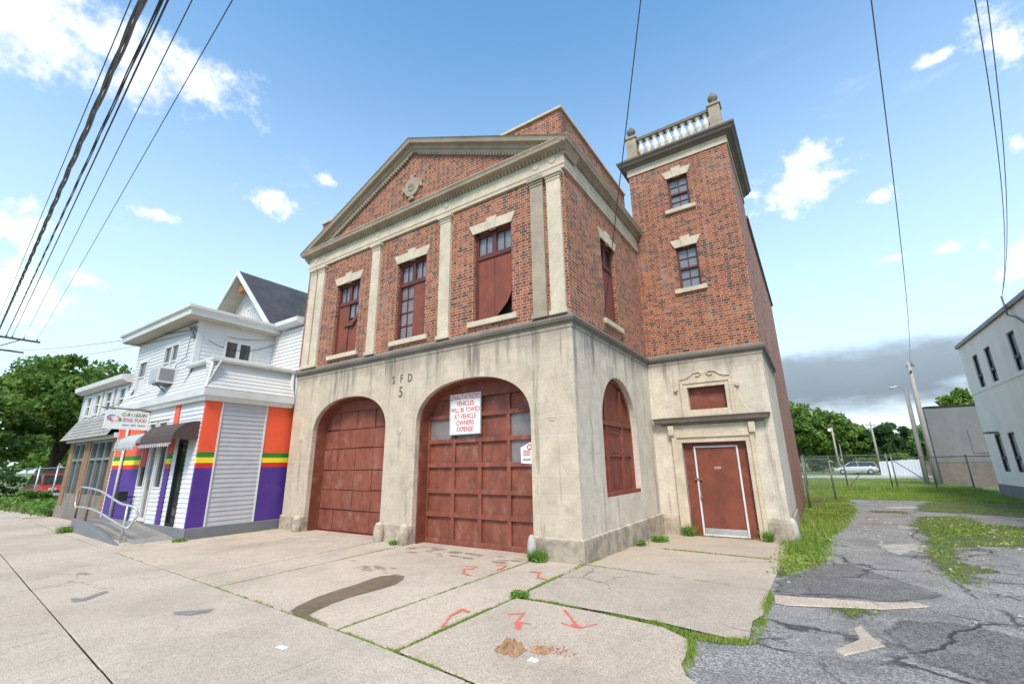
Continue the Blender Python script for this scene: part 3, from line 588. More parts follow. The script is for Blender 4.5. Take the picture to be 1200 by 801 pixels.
struct(soft_sheet('gravel', [[(4.2, 5.4), (4.75, 5.75), (5.22, 5.9), (5.1, 5.0), (5.03, 4.36), (4.7, 4.7), (4.45, 4.0), (4.3, 4.3)], [(4.9, 8.5), (6.2, 8.9), (6.0, 9.4), (5.0, 9.2)], [(4.7, 2.2), (5.1, 2.5), (5.0, 2.8), (4.6, 2.5)], [(5.2, 14.5), (6.5, 14.9), (6.2, 16), (5.3, 15.4)]], 'brown_light', .003, .05, .03, .16, 4.), 'pale broken concrete showing through the lot', 'structure', 'gravel')
struct(sheet('road', [[(-30, 47), (9.6, 49.5), (40, 52), (40, 61), (9.6, 60), (-30, 57)]], 'road_far', .0), 'pale road across the far end of the field', cat='road')

# stains and paint marks on the concrete
def decal(name, poly, mat, dz, label, cat, wob=0., step=.12): return tag(soft_sheet(name, [poly], mat, TOP+dz, .025, .02, wob*5, 7., .62 if mat == 'tar' else .93), label, cat)
decal('stain', [(-1.86, -3.93), (-2.0, -3.7), (-2.12, -3.38), (-2.17, -3.05), (-2.2, -2.75), (-2.27, -2.45), (-2.27, -2.25), (-2.17, -2.12), (-1.98, -2.07), (-1.9, -2.16), (-1.8, -2.3), (-1.74, -2.45), (-1.71, -2.65), (-1.72, -2.9), (-1.74, -3.2), (-1.68, -3.55), (-1.56, -3.9), (-1.3, -3.94), (-1.05, -3.99), (-1.4, -3.985), (-1.7, -3.975)], 'wet', .006, 'long brown wet stain running across the forecourt slab', 'stain', .008)
rs = []
for i in range(22):
    x, y = random.gauss(-2.75, .3), random.gauss(-1.95, .1); r = random.uniform(.02, .13); a0 = random.random()*3
    rs.append([(x+r*random.uniform(.6, 1.2)*math.cos(t+a0), y+.45*r*random.uniform(.6, 1.2)*math.sin(t+a0)) for t in [k*.785 for k in range(8)]])
for i in range(26):
    x, y = random.uniform(-3.7, -1.0), random.triangular(-.75, -.05, -.05); r = random.uniform(.04, .22); a0 = random.random()*3
    rs.append([(x+r*random.uniform(.6, 1.2)*math.cos(t+a0), y+.4*r*random.uniform(.6, 1.2)*math.sin(t+a0)) for t in [k*.785 for k in range(8)]])
tag(soft_sheet('rust_stain', rs, 'rust_stain', TOP+.004, .02, .03, .05, 14., .42), 'scattered rusty dirt smears before the right garage door', 'stain', kind='stuff')
for pts, lab in (([(-4.87, -5.11), (-4.75, -5.02), (-4.85, -4.9), (-4.98, -4.72), (-4.8, -4.75), (-4.7, -4.9), (-4.55, -5.05), (-4.6, -5.16)], 'dark tar patch on the sidewalk in front of the shop'),
                 ([(-6.8, -4.6), (-6.65, -4.52), (-6.4, -4.5), (-6.6, -4.62)], 'small tar smear on the sidewalk nearer the ramp'),
                 ([(-3.05, -4.66), (-2.9, -4.5), (-2.75, -4.35), (-2.62, -4.42), (-2.7, -4.6), (-2.9, -4.68)], 'grey smudge patch in the middle of the sidewalk')):
    decal('tar_patch', pts, 'tar', .005, lab, 'patch', .012, .08)
def stroke(pts, w=.018):
    polys = []
    for a, b in zip(pts[:-1], pts[1:]):
        a, b = Vector(a), Vector(b); d = (b-a).normalized(); n = Vector((-d.y, d.x))*w*random.uniform(.7, 1.3); e = d*w*.5
        polys.append([tuple(a-n-e), tuple(b-n*.8+e), tuple(b+n*.8+e), tuple(a+n-e)])
    return polys
RED = [([[(-1.62, -1.08), (-1.42, -1.02), (-1.38, -1.2), (-1.5, -1.25), (-1.3, -1.5), (-1.12, -1.55)]], 'red spray paint squiggle left of the joint before the garage door'),
       ([[(-1.2, -.78), (-1.05, -.72), (-1.0, -.9), (-.98, -1.08)]], 'small red spray paint hook nearest the right garage jamb'),
       ([[(-.2, -2.85), (-.16, -3.1), (.0, -3.42)], [(-.2, -2.85), (-.08, -2.9)]], 'red spray paint slash across the grassy joint'),
       ([[(-.48, -.9), (-.33, -.86), (-.28, -1.0), (-.2, -1.16), (-.02, -1.2)]], 'red spray paint zigzag by the building corner'),
       ([[(.36, -2.74), (.49, -2.62), (.57, -2.9), (.72, -2.88)], [(.57, -2.9), (.70, -3.07)], [(.62, -2.92), (.67, -3.0)]], 'red spray paint arrow with crossed head on the curved slab'),
       ([[(.82, -2.3), (1.0, -2.5), (1.2, -2.74)], [(1.0, -2.7), (1.2, -2.74), (1.3, -2.55)], [(1.1, -2.68), (1.22, -2.7)]], 'red spray paint arrow pointing to the street, rightmost mark')]
for pl_, lab in RED:
    tag(soft_sheet('paint_mark', [q for p in pl_ for q in stroke(p)], 'spray', TOP+.007, .012, .016, .03, 22., .85), lab, 'paint mark', 'red paint marks on the forecourt')

# ================================================================== FIRE STATION
FW, D, WT, BK, HS = 8.96, 4.64, 2.76, 19.0, 4.12        # front width, side depth, tower width, rear, stone height
TB = 8.3                                                 # back of the tower
fs = thing('fire_station', (-3, 6, 0), 'two storey red brick and limestone fire station with arched garage doors, pediment and corner tower', 'fire station')
GL, GR = (-7.93, -5.0, -.1, arch(-7.93, -5.0, 2.48, 3.38)), (-3.99, -.95, -.1, arch(-3.99, -.95, 2.48, 3.41))
SW = (1.2, 3.28, .97, arch(1.2, 3.28, 2.40, 3.44, 2.0))
TD = (.68, 2.13, -.3, 2.07); TR_ = (.97, 1.85, 2.75, 3.47)
mb = MB(); wall(mb, fy(0), -FW, 0, -.1, HS+.05, [GL, GR], .14); mb.build('stone_wall', 'stone', fs)
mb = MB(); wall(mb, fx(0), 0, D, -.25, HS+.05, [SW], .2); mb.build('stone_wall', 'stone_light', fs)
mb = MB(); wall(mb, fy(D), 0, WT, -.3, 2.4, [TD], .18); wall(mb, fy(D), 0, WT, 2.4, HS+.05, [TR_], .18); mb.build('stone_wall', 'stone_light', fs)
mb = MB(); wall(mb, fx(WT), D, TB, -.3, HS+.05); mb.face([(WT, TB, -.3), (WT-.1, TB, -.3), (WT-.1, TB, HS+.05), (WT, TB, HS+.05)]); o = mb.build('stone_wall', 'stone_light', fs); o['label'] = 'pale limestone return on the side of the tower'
# plinth course proud of the wall, piers' bases
for q in ((-FW-.03, -7.926, -.04, .06, -.1, .385), (-5.004, -3.986, -.04, .06, -.1, .385), (-.954, .04, -.04, .06, -.1, .385), (-.05, .04, .0605, D-.03, -.25, .385), (.0405, .44, D-.04, D+.05, -.3, .3), (2.32, WT+.03, D-.04, D+.05, -.3, .3), (WT-.05, WT+.03, D+.0505, TB-.1, -.3, .3)):
    mb = MB(); mb.box(*q); mb.build('plinth', 'stone', fs, .012)
def guard(x, y, h, r, mat='stone_light', lab=None):
    z = gz(y); mb = MB(); mb.lathe(x, y, [(r, z-.1), (r*1.02, z+h*.45), (r*.9, z+h*.75), (r*.6, z+h*.94), (r*.15, z+h)], 14)
    o = mb.build('wheel_guard', mat, fs, smooth=True)
    if lab: o['label'] = lab
guard(-8.05, -.08, .42, .13, 'stone'); guard(-4.9, -.09, .42, .12, 'stone'); guard(-4.1, -.09, .44, .12, 'stone'); guard(-.93, -.10, .42, .08, 'whitewash', 'whitewashed guard stone at the garage jamb'); guard(2.77, 4.76, .5, .115, 'whitewash', 'whitewashed guard stone at the tower corner')
# belt cornice over the stone storey
path = [(-FW, .0), (0, 0), (0, D), (WT, D), (WT, TB)]
BELT = [(-.02, 4.17), (.03, 4.17), (.035, 4.205), (.07, 4.225), (.088, 4.275), (.085, 4.30), (.02, 4.372), (-.02, 4.372)]
P2 = lambda x, y, z: (x, y, z)
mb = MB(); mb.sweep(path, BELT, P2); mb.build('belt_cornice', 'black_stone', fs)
mb = MB(); mb.sweep(path, [(-.02, 4.10), (.012, 4.10), (.02, 4.168), (-.02, 4.168)], P2); mb.build('belt_moulding', 'stone', fs)
# brick upper walls
BZ = 4.37
W1, W2, W3 = (-7.42, -6.40, 4.60, 6.70), (-4.88, -3.86, 4.60, 6.70), (-2.36, -1.33, 4.62, 6.75)
WS = (1.80, 2.68, 4.72, 6.76)
mb = MB(); wall(mb, fy(.0), -FW, 0, BZ-.1, 8.1, [W1, W2, W3], .16); mb.build('brick_wall', 'brick', fs)
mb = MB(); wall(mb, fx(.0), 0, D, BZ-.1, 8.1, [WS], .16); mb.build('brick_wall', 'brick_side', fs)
TU, TL = (1.09, 1.65, 8.55, 9.56), (1.10, 1.65, 6.12, 7.34)
mb = MB(); wall(mb, fy(D), 0, WT, BZ-.1, 8.0, [TL], .16); wall(mb, fy(D), 0, WT, 8.0, 10.1, [TU], .16); mb.face([(0, D, 8), (0, TB, 8), (0, TB, 10.1), (0, D, 10.1)]); mb.face([(0, TB, 4), (WT, TB, 4), (WT, TB, 10.1), (0, TB, 10.1)]); mb.build('tower_wall', 'brick', fs)
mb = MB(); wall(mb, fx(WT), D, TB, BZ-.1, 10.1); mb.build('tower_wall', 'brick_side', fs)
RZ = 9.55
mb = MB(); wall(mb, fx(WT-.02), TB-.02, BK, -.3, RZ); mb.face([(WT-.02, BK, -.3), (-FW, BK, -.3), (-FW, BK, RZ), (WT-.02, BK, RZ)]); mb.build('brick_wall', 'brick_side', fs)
mb = MB(); mb.face([(-FW, 0, -.1), (-FW, BK, -.1), (-FW, BK, 8.1), (-FW, 0, 8.1)]); mb.face([(-FW, .4, 8.1), (-FW, BK, 8.1), (-FW, BK, RZ), (-FW, .4, RZ)]); mb.build('brick_wall', 'brick', fs)
mb = MB(); mb.box(-FW+.3, -.45, .7, D+2, 8.9, 9.0); mb.box(-FW+.3, WT-.3, D+2.002, BK-.2, 8.9, 9.0); mb.build('roof', 'shingle', fs)
mb = MB(); mb.box(WT-.35, WT+.06, TB+.05, BK+.05, RZ, RZ+.09); mb.build('coping', 'steel_dark', fs)
# parapet above the cornice
PX, PY, PZ = -.20, .42, 9.50
mb = MB(); mb.box(-FW-.25, PX, PY, PY+.3, 8.0, PZ); mb.build('parapet', 'brick', fs)
mb = MB(); mb.box(PX-.3, PX, PY+.302, D-.002, 8.0, PZ); mb.build('parapet', 'brick_side', fs)
mb = MB(); mb.sweep([(-FW-.27, PY), (PX, PY), (PX, D-.01)], [(-.33, PZ), (.05, PZ), (.05, PZ+.06), (-.33, PZ+.09)], P2); mb.build('coping', 'stone_clean', fs)
# entablature: architrave + frieze, dentils, cornice
EP = [(-FW, 0), (0, 0), (0, D)]
mb = MB(); mb.sweep(EP, [(-.02, 7.55), (.05, 7.55), (.05, 7.62), (.065, 7.64), (.065, 7.68), (.04, 7.70), (.04, 7.97), (-.02, 7.97)], P2); mb.build('frieze', 'stone_clean', fs)
mb = MB()
x = -FW-.05
while x < .04: mb.box(x, x+.05, -.10, -.041, 7.945, 8.0); x += .095
y = -.05
while y < D: mb.box(.0415, .10, y, y+.05, 7.945, 8.0); y += .095
mb.build('dentil_course', 'cornice', fs)['kind'] = 'stuff'
CP = [(-.02, 7.972), (.07, 7.972), (.075, 8.0), (.105, 8.002), (.115, 8.03), (.22, 8.045), (.23, 8.10), (.255, 8.15), (.25, 8.17), (-.02, 8.2)]
mb = MB(); mb.sweep([(-FW-.02, .5), (-FW-.02, 0), (0, 0), (0, D-.01)], CP, P2); mb.build('cornice', 'cornice', fs)
# pediment: brick triangle, raking cornice with dentils
AX, AZ, RX0, RX1, RZ0 = -FW/2, 10.28, -FW-.22, .22, 8.12
slope = (AZ-RZ0)/(AX-RX0)
TRI = lambda u: 8.1+max(0, (AZ-.2-8.1)*(1-abs(u-AX)/(FW/2+.1)))
mb = MB(); oprism(mb, fy(.012), [(-FW, 8.1), (0, 8.1), (AX, AZ-.12)], 0, PY-.02); mb.build('pediment', 'brick', fs)
rk = [(-.30, .0), (-.30, .06), (-.22, .075), (-.21, .11), (-.12, .125), (-.11, .23), (-.03, .255), (0, .28), (0, -.44), (-.30, -.44)]
PR = lambda x, z, up: (x, -up, z)
mb = MB(); mb.sweep([(RX1, RZ0-.0), (AX, AZ), (RX0, RZ0-.0)], rk, PR); mb.build('raking_cornice', 'cornice', fs)
mb = MB()
for sgn in (1, -1):
    L = (AX-RX0)/math.cos(math.atan(slope)); a = math.atan(slope); n = int(L/.095)
    for i in range(8, n-3):
        s0 = i*.095; c0 = Vector((AX-sgn*(AX-RX0), RZ0)); dr = Vector((sgn*math.cos(a), math.sin(a))); nn_ = Vector((-sgn*math.sin(a), math.cos(a)))
        q = [c0+dr*s0-nn_*.345, c0+dr*(s0+.05)-nn_*.345, c0+dr*(s0+.05)-nn_*.29, c0+dr*s0-nn_*.29]
        oprism(mb, fy(0), [(p.x, p.y) for p in q], -.06, .03)
mb.build('dentil_course', 'cornice', fs)['kind'] = 'stuff'
# medallion: round shield with four lugs
md = MB(); mcx, mcz = -4.49, 8.87
def disc(mb, cx, cz, r0, r1, d0, d1, n=24):
    pts = [[(cx+r*math.cos(2*math.pi*k/n), cz+r*math.sin(2*math.pi*k/n)) for k in range(n)] for r in (r0, r1)]
    i = len(mb.v); mb.v += [(u, -d0, z) for u, z in pts[0]]+[(u, -d1, z) for u, z in pts[1]]
    for k in range(n): mb.f.append((i+k, i+(k+1) % n, i+n+(k+1) % n, i+n+k)); mb.mi.append(0)
    mb.f.append(tuple(range(i+n, i+2*n))); mb.mi.append(0)
disc(md, mcx, mcz, .29, .28, -.03, .05); disc(md, mcx, mcz, .235, .20, .05, .03); disc(md, mcx, mcz, .15, .12, .03, .07, 16)
for k in range(4):
    a = math.pi/2*k; c, s = math.cos(a), math.sin(a)
    pr = [(.27, -.09), (.36, -.05), (.39, -.13), (.45, -.10), (.42, 0), (.45, .10), (.39, .13), (.36, .05), (.27, .09)]
    oprism(md, fy(0), [(mcx+.86*(c*u-s*v), mcz+.86*(s*u+c*v)) for u, v in pr], -.045, .02)
md.build('medallion', 'cornice', fs)
text('medallion_relief', 'SFD', .13, (mcx, -.073, mcz), FACE_S, 'black_stone', fs, .004)
# pilasters with base and capital
for i, (a, b) in enumerate(((-8.76, -8.45), (-8.38, -8.06), (-5.88, -5.57), (-3.37, -3.04), (-.79, -.48), (-.39, -.07))):
    mb = MB(); mb.box(a, b, -.07, .02, 4.37, 7.40); mb.box(a-.03, b+.03, -.10, .02, 4.372, 4.46)
    mb.box(a-.015, b+.015, -.085, .02, 7.33, 7.36); mb.box(a-.02, b+.02, -.09, .02, 7.40, 7.45); mb.box(a-.05, b+.05, -.12, .02, 7.4505, 7.549)
    o = mb.build('pilaster', 'cornice' if i == 4 else 'stone_clean', fs, .008)
    if i == 4: o['label'] = 'grey weathered pilaster beside the corner pilaster'
    cx = (a+b)/2; mb = MB(); disc(mb, cx, 7.84, .085, .08, .04, .055, 18); disc(mb, cx, 7.84, .055, .045, .055, .04, 18); mb.build('rosette', 'stone_clean', fs)
for cx, cz in ((-.48, 2.46), (-4.52, 2.41), (-8.48, 2.39)):
    mb = MB(); disc(mb, cx, cz, .095, .09, -.01, .012, 18); disc(mb, cx, cz, .06, .04, .012, .02, 12); mb.build('rosette', 'stone', fs)
for ch, cx, cz, s in (('S', -4.80, 3.615, .27), ('F', -4.53, 3.625, .27), ('D', -4.24, 3.61, .27), ('5', -4.53, 3.30, .36)):
    text('letter', ch, s, (cx, -.006, cz), FACE_S, 'letter', fs, .008, sx=.8)
# splayed stone lintels with keystone, and sills
def lintel(fn, ua, ub, zt, key=True):
    mb = MB(); c = (ua+ub)/2
    oprism(mb, fn, [(ua-.02, zt-.0), (ub+.02, zt-.0), (ub+.13, zt+.235), (ua-.13, zt+.235)], -.03, .05)
    if key: oprism(mb, fn, [(c-.09, zt-.005), (c+.09, zt-.005), (c+.14, zt+.30), (c-.14, zt+.30)], -.045, .04)
    mb.build('lintel', 'stone_clean', fs, .006)
def sill(fn, ua, ub, z, h=.12): mb = MB(); obox(mb, fn, ua-.13, ub+.13, -.07, .16, z-h, z); mb.build('sill', 'stone_clean', fs, .008)
for fn, o in ((fy(0), W1), (fy(0), W2), (fy(0), W3), (fx(0), WS), (fy(D), TU), (fy(D), TL)):
    lintel(fn, o[0], o[1], o[3]); sill(fn, o[0], o[1], o[2])
# --- windows
def frame_(mb, fn, ua, ub, za, zb, w, d0, d1):
    obox(mb, fn, ua, ua+w, d0, d1, za, zb); obox(mb, fn, ub-w, ub, d0, d1, za, zb); obox(mb, fn, ua+w, ub-w, d0, d1, za, za+w); obox(mb, fn, ua+w, ub-w, d0, d1, zb-w, zb)
def glazing(fn, ua, ub, za, zb, d, nu, nv, parent, mat='glass_blue', fmat='red_frame', mw=.022):
    mb = MB(); mb.face([fn(ua, d, za), fn(ub, d, za), fn(ub, d, zb), fn(ua, d, zb)]); mb.build('pane', mat, parent, normals=False)
    mb = MB()
    for i in range(1, nu): u = ua+(ub-ua)*i/nu; obox(mb, fn, u-mw/2, u+mw/2, d-.025, d-.002, za, zb)
    for j in range(1, nv): z = za+(zb-za)*j/nv; obox(mb, fn, ua, ub, d-.023, d-.003, z-mw/2, z+mw/2)
    if nu+nv > 2: mb.build('muntins', fmat, parent)
def front_window(fn, o, kind, half=False):
    ua, ub, za, zb = o; c = (ua+ub)/2; zr = zb-.60
    mb = MB(); frame_(mb, fn, ua, ub, za, zb, .07, .09, .17); obox(mb, fn, c-.055, c+.055, .085, .165, zr+.06, zb-.07); obox(mb, fn, ua+.07, ub-.07, .07, .165, zr-.05, zr+.06)
    w = mb.build('window', 'red_frame', fs, .004)
    for a, b in ((ua+.07, c-.055), (c+.055, ub-.07)): glazing(fn, a, b, zr+.06, zb-.07, .15, 2, 1, w, 'glass' if kind == 's' else 'glass_blue')
    mb = MB(); mb.face([fn(ua, .169, za), fn(ub, .169, za), fn(ub, .169, zr), fn(ua, .169, zr)]); mb.build('backing', 'dark_in', w, normals=False)
    L, Rr = (ua+.075, c-.006), (c+.006, ub-.075); z0, z1 = za+.05, zr-.05
    def board(a, b, za_, zb_, d=.10): q = MB(); obox(q, fn, a, b, d, d+.015, za_, zb_); q.build('board', 'red_board', w, .003)
    if kind == 'torn':                     # right board's lower corner curls away
        board(*L, z0, z1); q = MB(); N = 10
        rows = [[fn(Rr[0]+(Rr[1]-Rr[0])*i/N, .10-.16*max(0, (i/N)*1.0-(j/8)*2.6)**1.3, z0+(z1-z0)*j/8+.22*max(0, i/N-j/8*2.6)) for i in range(N+1)] for j in range(9)]
        q.hull([p for r in rows for p in r], [(j*(N+1)+i, j*(N+1)+i+1, (j+1)*(N+1)+i+1, (j+1)*(N+1)+i) for j in range(8) for i in range(N)])
        o = q.build('board', 'red_board', w); o['label'] = 'red board curling away at its lower corner'
    elif kind == 'half':
        glazing(fn, *L, z0, z1, .14, 2, 4, w, 'glass_grey'); board(*Rr, z0, z1)
    elif kind == 'broken':                 # right board hangs broken below a bare pane
        board(*L, z0, z1); glazing(fn, *Rr, z0+(z1-z0)*.72, z1, .14, 2, 1, w); q = MB()
        oprism(q, fn, [(Rr[0], z0), (Rr[1], z0), (Rr[1], z0+.98), (Rr[0], z0+.93)], .12, .135); q.build('board', 'red_board', w)
        q = MB(); oprism(q, fn, [(Rr[0]-.22, z1-.62), (Rr[0]-.02, z1-.55), (Rr[0]+.2, z1-.52), (Rr[1], z1-.32), (Rr[1], z1-.40), (Rr[0]+.22, z1-.66), (Rr[0]-.02, z1-.64)], .05, .065); o = q.build('board', 'red_board', w); o['label'] = 'broken strip of board hanging loose'
    else:
        board(*L, z0, z1); board(*Rr, z0, z1)
    return w
front_window(fy(0), W1, 'broken'); front_window(fy(0), W2, 'half'); front_window(fy(0), W3, 'torn'); front_window(fx(0), WS, 's')
def sash_window(fn, o):
    ua, ub, za, zb = o; mb = MB(); frame_(mb, fn, ua, ub, za, zb, .055, .08, .17); zm = (za+zb)/2; obox(mb, fn, ua+.055, ub-.055, .075, .16, zm-.03, zm+.03)
    w = mb.build('window', 'red_frame', fs, .004)
    glazing(fn, ua+.055, ub-.055, za+.055, zm-.03, .14, 2, 2, w, 'glass_blue'); glazing(fn, ua+.055, ub-.055, zm+.03, zb-.055, .12, 2, 2, w, 'glass_blue')
sash_window(fy(D), TU); sash_window(fy(D), TL)
# arched side window, boarded
fn = fx(0); mb = MB(); wall(mb, fn, 1.2, 3.28, .97, 3.5, [(1.29, 3.19, 1.05, arch(1.29, 3.19, 2.40, 3.35, 2.0))], .2, .13, top=arch(1.2, 3.28, 2.4, 3.44, 2.0))
w = mb.build('window', 'red_paint', fs); w['label'] = 'arched window boarded with red panels'
mb = MB()
for u in (1.72, 2.62): obox(mb, fn, u-.05, u+.05, .12, .19, 1.05, 3.2)
obox(mb, fn, 1.27, 3.2, .11, .19, 2.38, 2.47); obox(mb, fn, 1.2, 3.28, .02, .19, .972, 1.045); mb.build('frame', 'red_paint', w, .004)
mb = MB(); oprism(mb, fn, [(1.2, .97), (3.28, .97), (3.28, 2.6), (2.9, 3.2), (2.24, 3.44), (1.6, 3.2), (1.2, 2.6)], .185, .2)
mb.build('board', 'red_board', w)
mb = MB()
for a, b in ((1.295, 1.665), (1.775, 2.565), (2.675, 3.185)): obox(mb, fn, a, b, .155, .183, 1.74, 2.375)
mb.build('board', 'red_board', w, .003)
mb = MB(); frame_(mb, fn, 1.95, 2.42, 1.82, 2.2, .02, .145, .156); obox(mb, fn, 1.9, 2.46, .145, .156, 2.22, 2.25); mb.build('batten', 'red_paint', w)
# --- garage doors
def jamb(ga):
    ua, ub, _, f = ga; mb = MB(); N = 28; e = .03; uu = [(ua+ub)/2-(ub-ua)/2*math.cos(math.pi*i/N) for i in range(N+1)]
    pr = [(ua, -.02)]+[(u, f(u)) for u in uu]+[(ub, -.02)]; c = (ua+ub)/2
    pin = [(c+(u-c)*(1-e/1.5), z-e*(1 if z > 2.4 else 0)) for u, z in pr]
    for (p, q), (p2, q2) in zip(zip(pr, pin), zip(pr[1:], pin[1:])):
        mb.face([(p[0], .12, p[1]), (p2[0], .12, p2[1]), (q2[0], .12, q2[1]), (q[0], .12, q[1])]); mb.face([(q[0], .12, q[1]), (q2[0], .12, q2[1]), (q2[0], .5, q2[1]), (q[0], .5, q[1])])
    mb.build('jamb', 'red_paint', fs)
jamb(GL); jamb(GR)
yd = .42
mb = MB(); mb.box(-4.05, -.9, yd+.03, yd+.06, .03, 3.5); gd = mb.build('garage_door', 'red_garage', fs); gd['label'] = 'framed red garage door with four columns of panels'
cx_ = [-3.98, -3.205, -2.47, -1.735, -.99]; rz_ = [.06, .59, 1.07, 1.61, 2.13, 2.67, 3.2]
mb = MB()
for x in cx_: mb.box(x-.045, x+.045, yd-.022, yd+.029, .03, 3.4)
for z in rz_: mb.box(-4.04, -.9, yd-.026, yd+.028, z-.045, z+.045)
mb.build('door_frame', 'red_garage', gd, .006)
mb = MB(); q = arch(-3.99, -.95, 2.48, 3.41); mb.box(-4.04, -.9, yd-.057, yd-.03, 3.06, 3.5); mb.build('header', 'red_paint', gd, .004)
for i, j in ((3, 4), (0, 4), (1, 4), (3, 3)):
    mb = MB(); mb.face([(cx_[i]+.045, yd+.026, rz_[j]+.045), (cx_[i+1]-.045, yd+.026, rz_[j]+.045), (cx_[i+1]-.045, yd+.026, rz_[j+1]-.045), (cx_[i]+.045, yd+.026, rz_[j+1]-.045)]); mb.build('pane', 'glass_grey', gd, normals=False)
mb = MB(); mb.box(-4.0, -.93, yd-.05, yd+.05, -.05, .03); mb.build('threshold', 'red_paint', gd)
mb = MB(); mb.box(-8.0, -4.95, yd+.03, yd+.06, .03, 3.5); gd2 = mb.build('garage_door', 'red_frame', fs); gd2['label'] = 'flat red garage door of patched plywood panels'
cxl = [-8.0, -7.32, -6.6, -5.88, -5.3, -4.94]; rzl = [.04, .54, 1.04, 1.53, 2.08, 2.58, 3.12, 3.5]
mb = MB()
for j in range(7):
    i = 0
    while i < 5:
        k = i+(2 if (j, i) in ((1, 0), (0, 1), (1, 3)) else 1); k = min(k, 5); dd = random.uniform(-.01, .012); a = random.uniform(.007, .012)
        mb.box(cxl[i]+a, cxl[k]-a, yd+dd, yd+.028, rzl[j]+a+(random.uniform(-.02, .02) if j > 0 else 0), rzl[j+1]-a-.004); i = k
mb.build('panel', 'red_garage', gd2, .003)
mb = MB(); mb.box(-8.0, -4.94, yd-.07, yd-.02, 3.05, 3.5); mb.build('header', 'red_paint', gd2, .004)
mb = MB(); mb.box(-7.92, -4.98, yd-.05, yd+.05, -.05, .03); mb.build('threshold', 'red_paint', gd2)
# --- tower entrance
fn = fy(D); g0 = gz(D)
mb = MB(); obox(mb, fn, .66, 2.15, .15, .2, g0, 2.09)
ed = mb.build('entrance_door', 'red_paint', fs); ed['label'] = 'flat red door in a white metal frame'
mb = MB(); obox(mb, fn, .685, .925, .10, .149, g0+.02, 2.065); obox(mb, fn, 1.925, 2.125, .10, .149, g0+.02, 2.065); obox(mb, fn, .925, 1.925, .11, .149, 1.99, 2.065); mb.build('side_panel', 'red_paint', ed, .004)
mb = MB(); frame_(mb, fn, .925, 1.925, g0+.02, 1.985, .042, .07, .149); mb.build('door_frame', 'white_trim', ed, .006)
mb = MB(); obox(mb, fn, .978, 1.872, .09, .13, g0+.2, 1.93); mb.build('door_leaf', 'red_board', ed, .004)
mb = MB(); obox(mb, fn, .976, 1.874, .08, .135, g0+.03, g0+.195); mb.build('kick_plate', 'galv', ed, .003)
mb = MB(); obox(mb, fn, .88, 1.05, .045, .07, 1.18, 1.22); mb.tube([fn(.985, .05, .75), fn(.985, .05, 1.12)], .012); mb.lathe(.985, D+.05, [(.02, .74), (.03, .78), (.02, .82)], 8); mb.build('latch', 'rust', ed)
text('door_number', '2729', .075, (1.42, D+.088, 1.46), FACE_S, 'white_paint', ed, .002)
mb = MB()
for a, b in ((.455, .68), (2.13, 2.32)):
    obox(mb, fn, a, b, -.05, .04, g0-.1, 2.07); obox(mb, fn, a+(.0 if a < 1 else .1), b-(.1 if a < 1 else 0), -.085, -.0495, g0-.1, 2.19)
obox(mb, fn, .455, 2.32, -.05, .04, 2.0705, 2.28); obox(mb, fn, .455, 2.32, -.085, -.0495, 2.1905, 2.28)
obox(mb, fn, .44, 2.34, -.06, .04, 2.2805, 2.5)
for u in (.40, 2.24): obox(mb, fn, u, u+.14, -.14, -.0605, 2.26, 2.5)
mb.build('door_surround', 'stone_clean', fs, .01)
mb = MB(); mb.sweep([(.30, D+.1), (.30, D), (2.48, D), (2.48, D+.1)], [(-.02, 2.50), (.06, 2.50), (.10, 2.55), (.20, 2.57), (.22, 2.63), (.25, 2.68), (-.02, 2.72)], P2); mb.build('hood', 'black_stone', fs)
mb = MB(); obox(mb, fn, .95, 1.87, .10, .15, 2.72, 3.5); o = mb.build('transom_board', 'red_paint', fs)
mb = MB(); frame_(mb, fn, .80, 2.02, 2.70, 3.60, .168, -.06, .03); frame_(mb, fn, .80, 2.02, 2.70, 3.60, .07, -.085, -.0605)
for s in (1, -1):           # scrolled consoles either side
    c = 1.41; q = [(c+s*.61, 2.7), (c+s*.92, 2.7), (c+s*.90, 2.78), (c+s*.80, 2.9), (c+s*.73, 3.1), (c+s*.69, 3.32), (c+s*.75, 3.36), (c+s*.76, 3.45), (c+s*.69, 3.50), (c+s*.61, 3.47)]
    oprism(mb, fn, q, -.035, .02)
    oprism(mb, fn, [(c+s*.72+.055*math.cos(t), 3.42+.055*math.sin(t)) for t in [k*math.pi/6 for k in range(12)]], -.075, -.0355)
cres = [(.78, 3.6), (2.04, 3.6), (2.02, 3.66), (1.88, 3.65), (1.76, 3.70), (1.66, 3.79), (1.54, 3.84), (1.41, 3.80), (1.28, 3.84), (1.16, 3.79), (1.06, 3.70), (.94, 3.65), (.80, 3.66)]
oprism(mb, fn, cres, -.06, .02)
for s in (1, -1):
    pth = [fn(1.41+s*u, -.075, z) for u, z in ((.6, 3.66), (.48, 3.665), (.36, 3.71), (.26, 3.79), (.13, 3.81), (.06, 3.76), (.12, 3.70), (.2, 3.72))]; mb.tube(pth, .018, 6)
mb.build('window_surround', 'stone_clean', fs, .006)
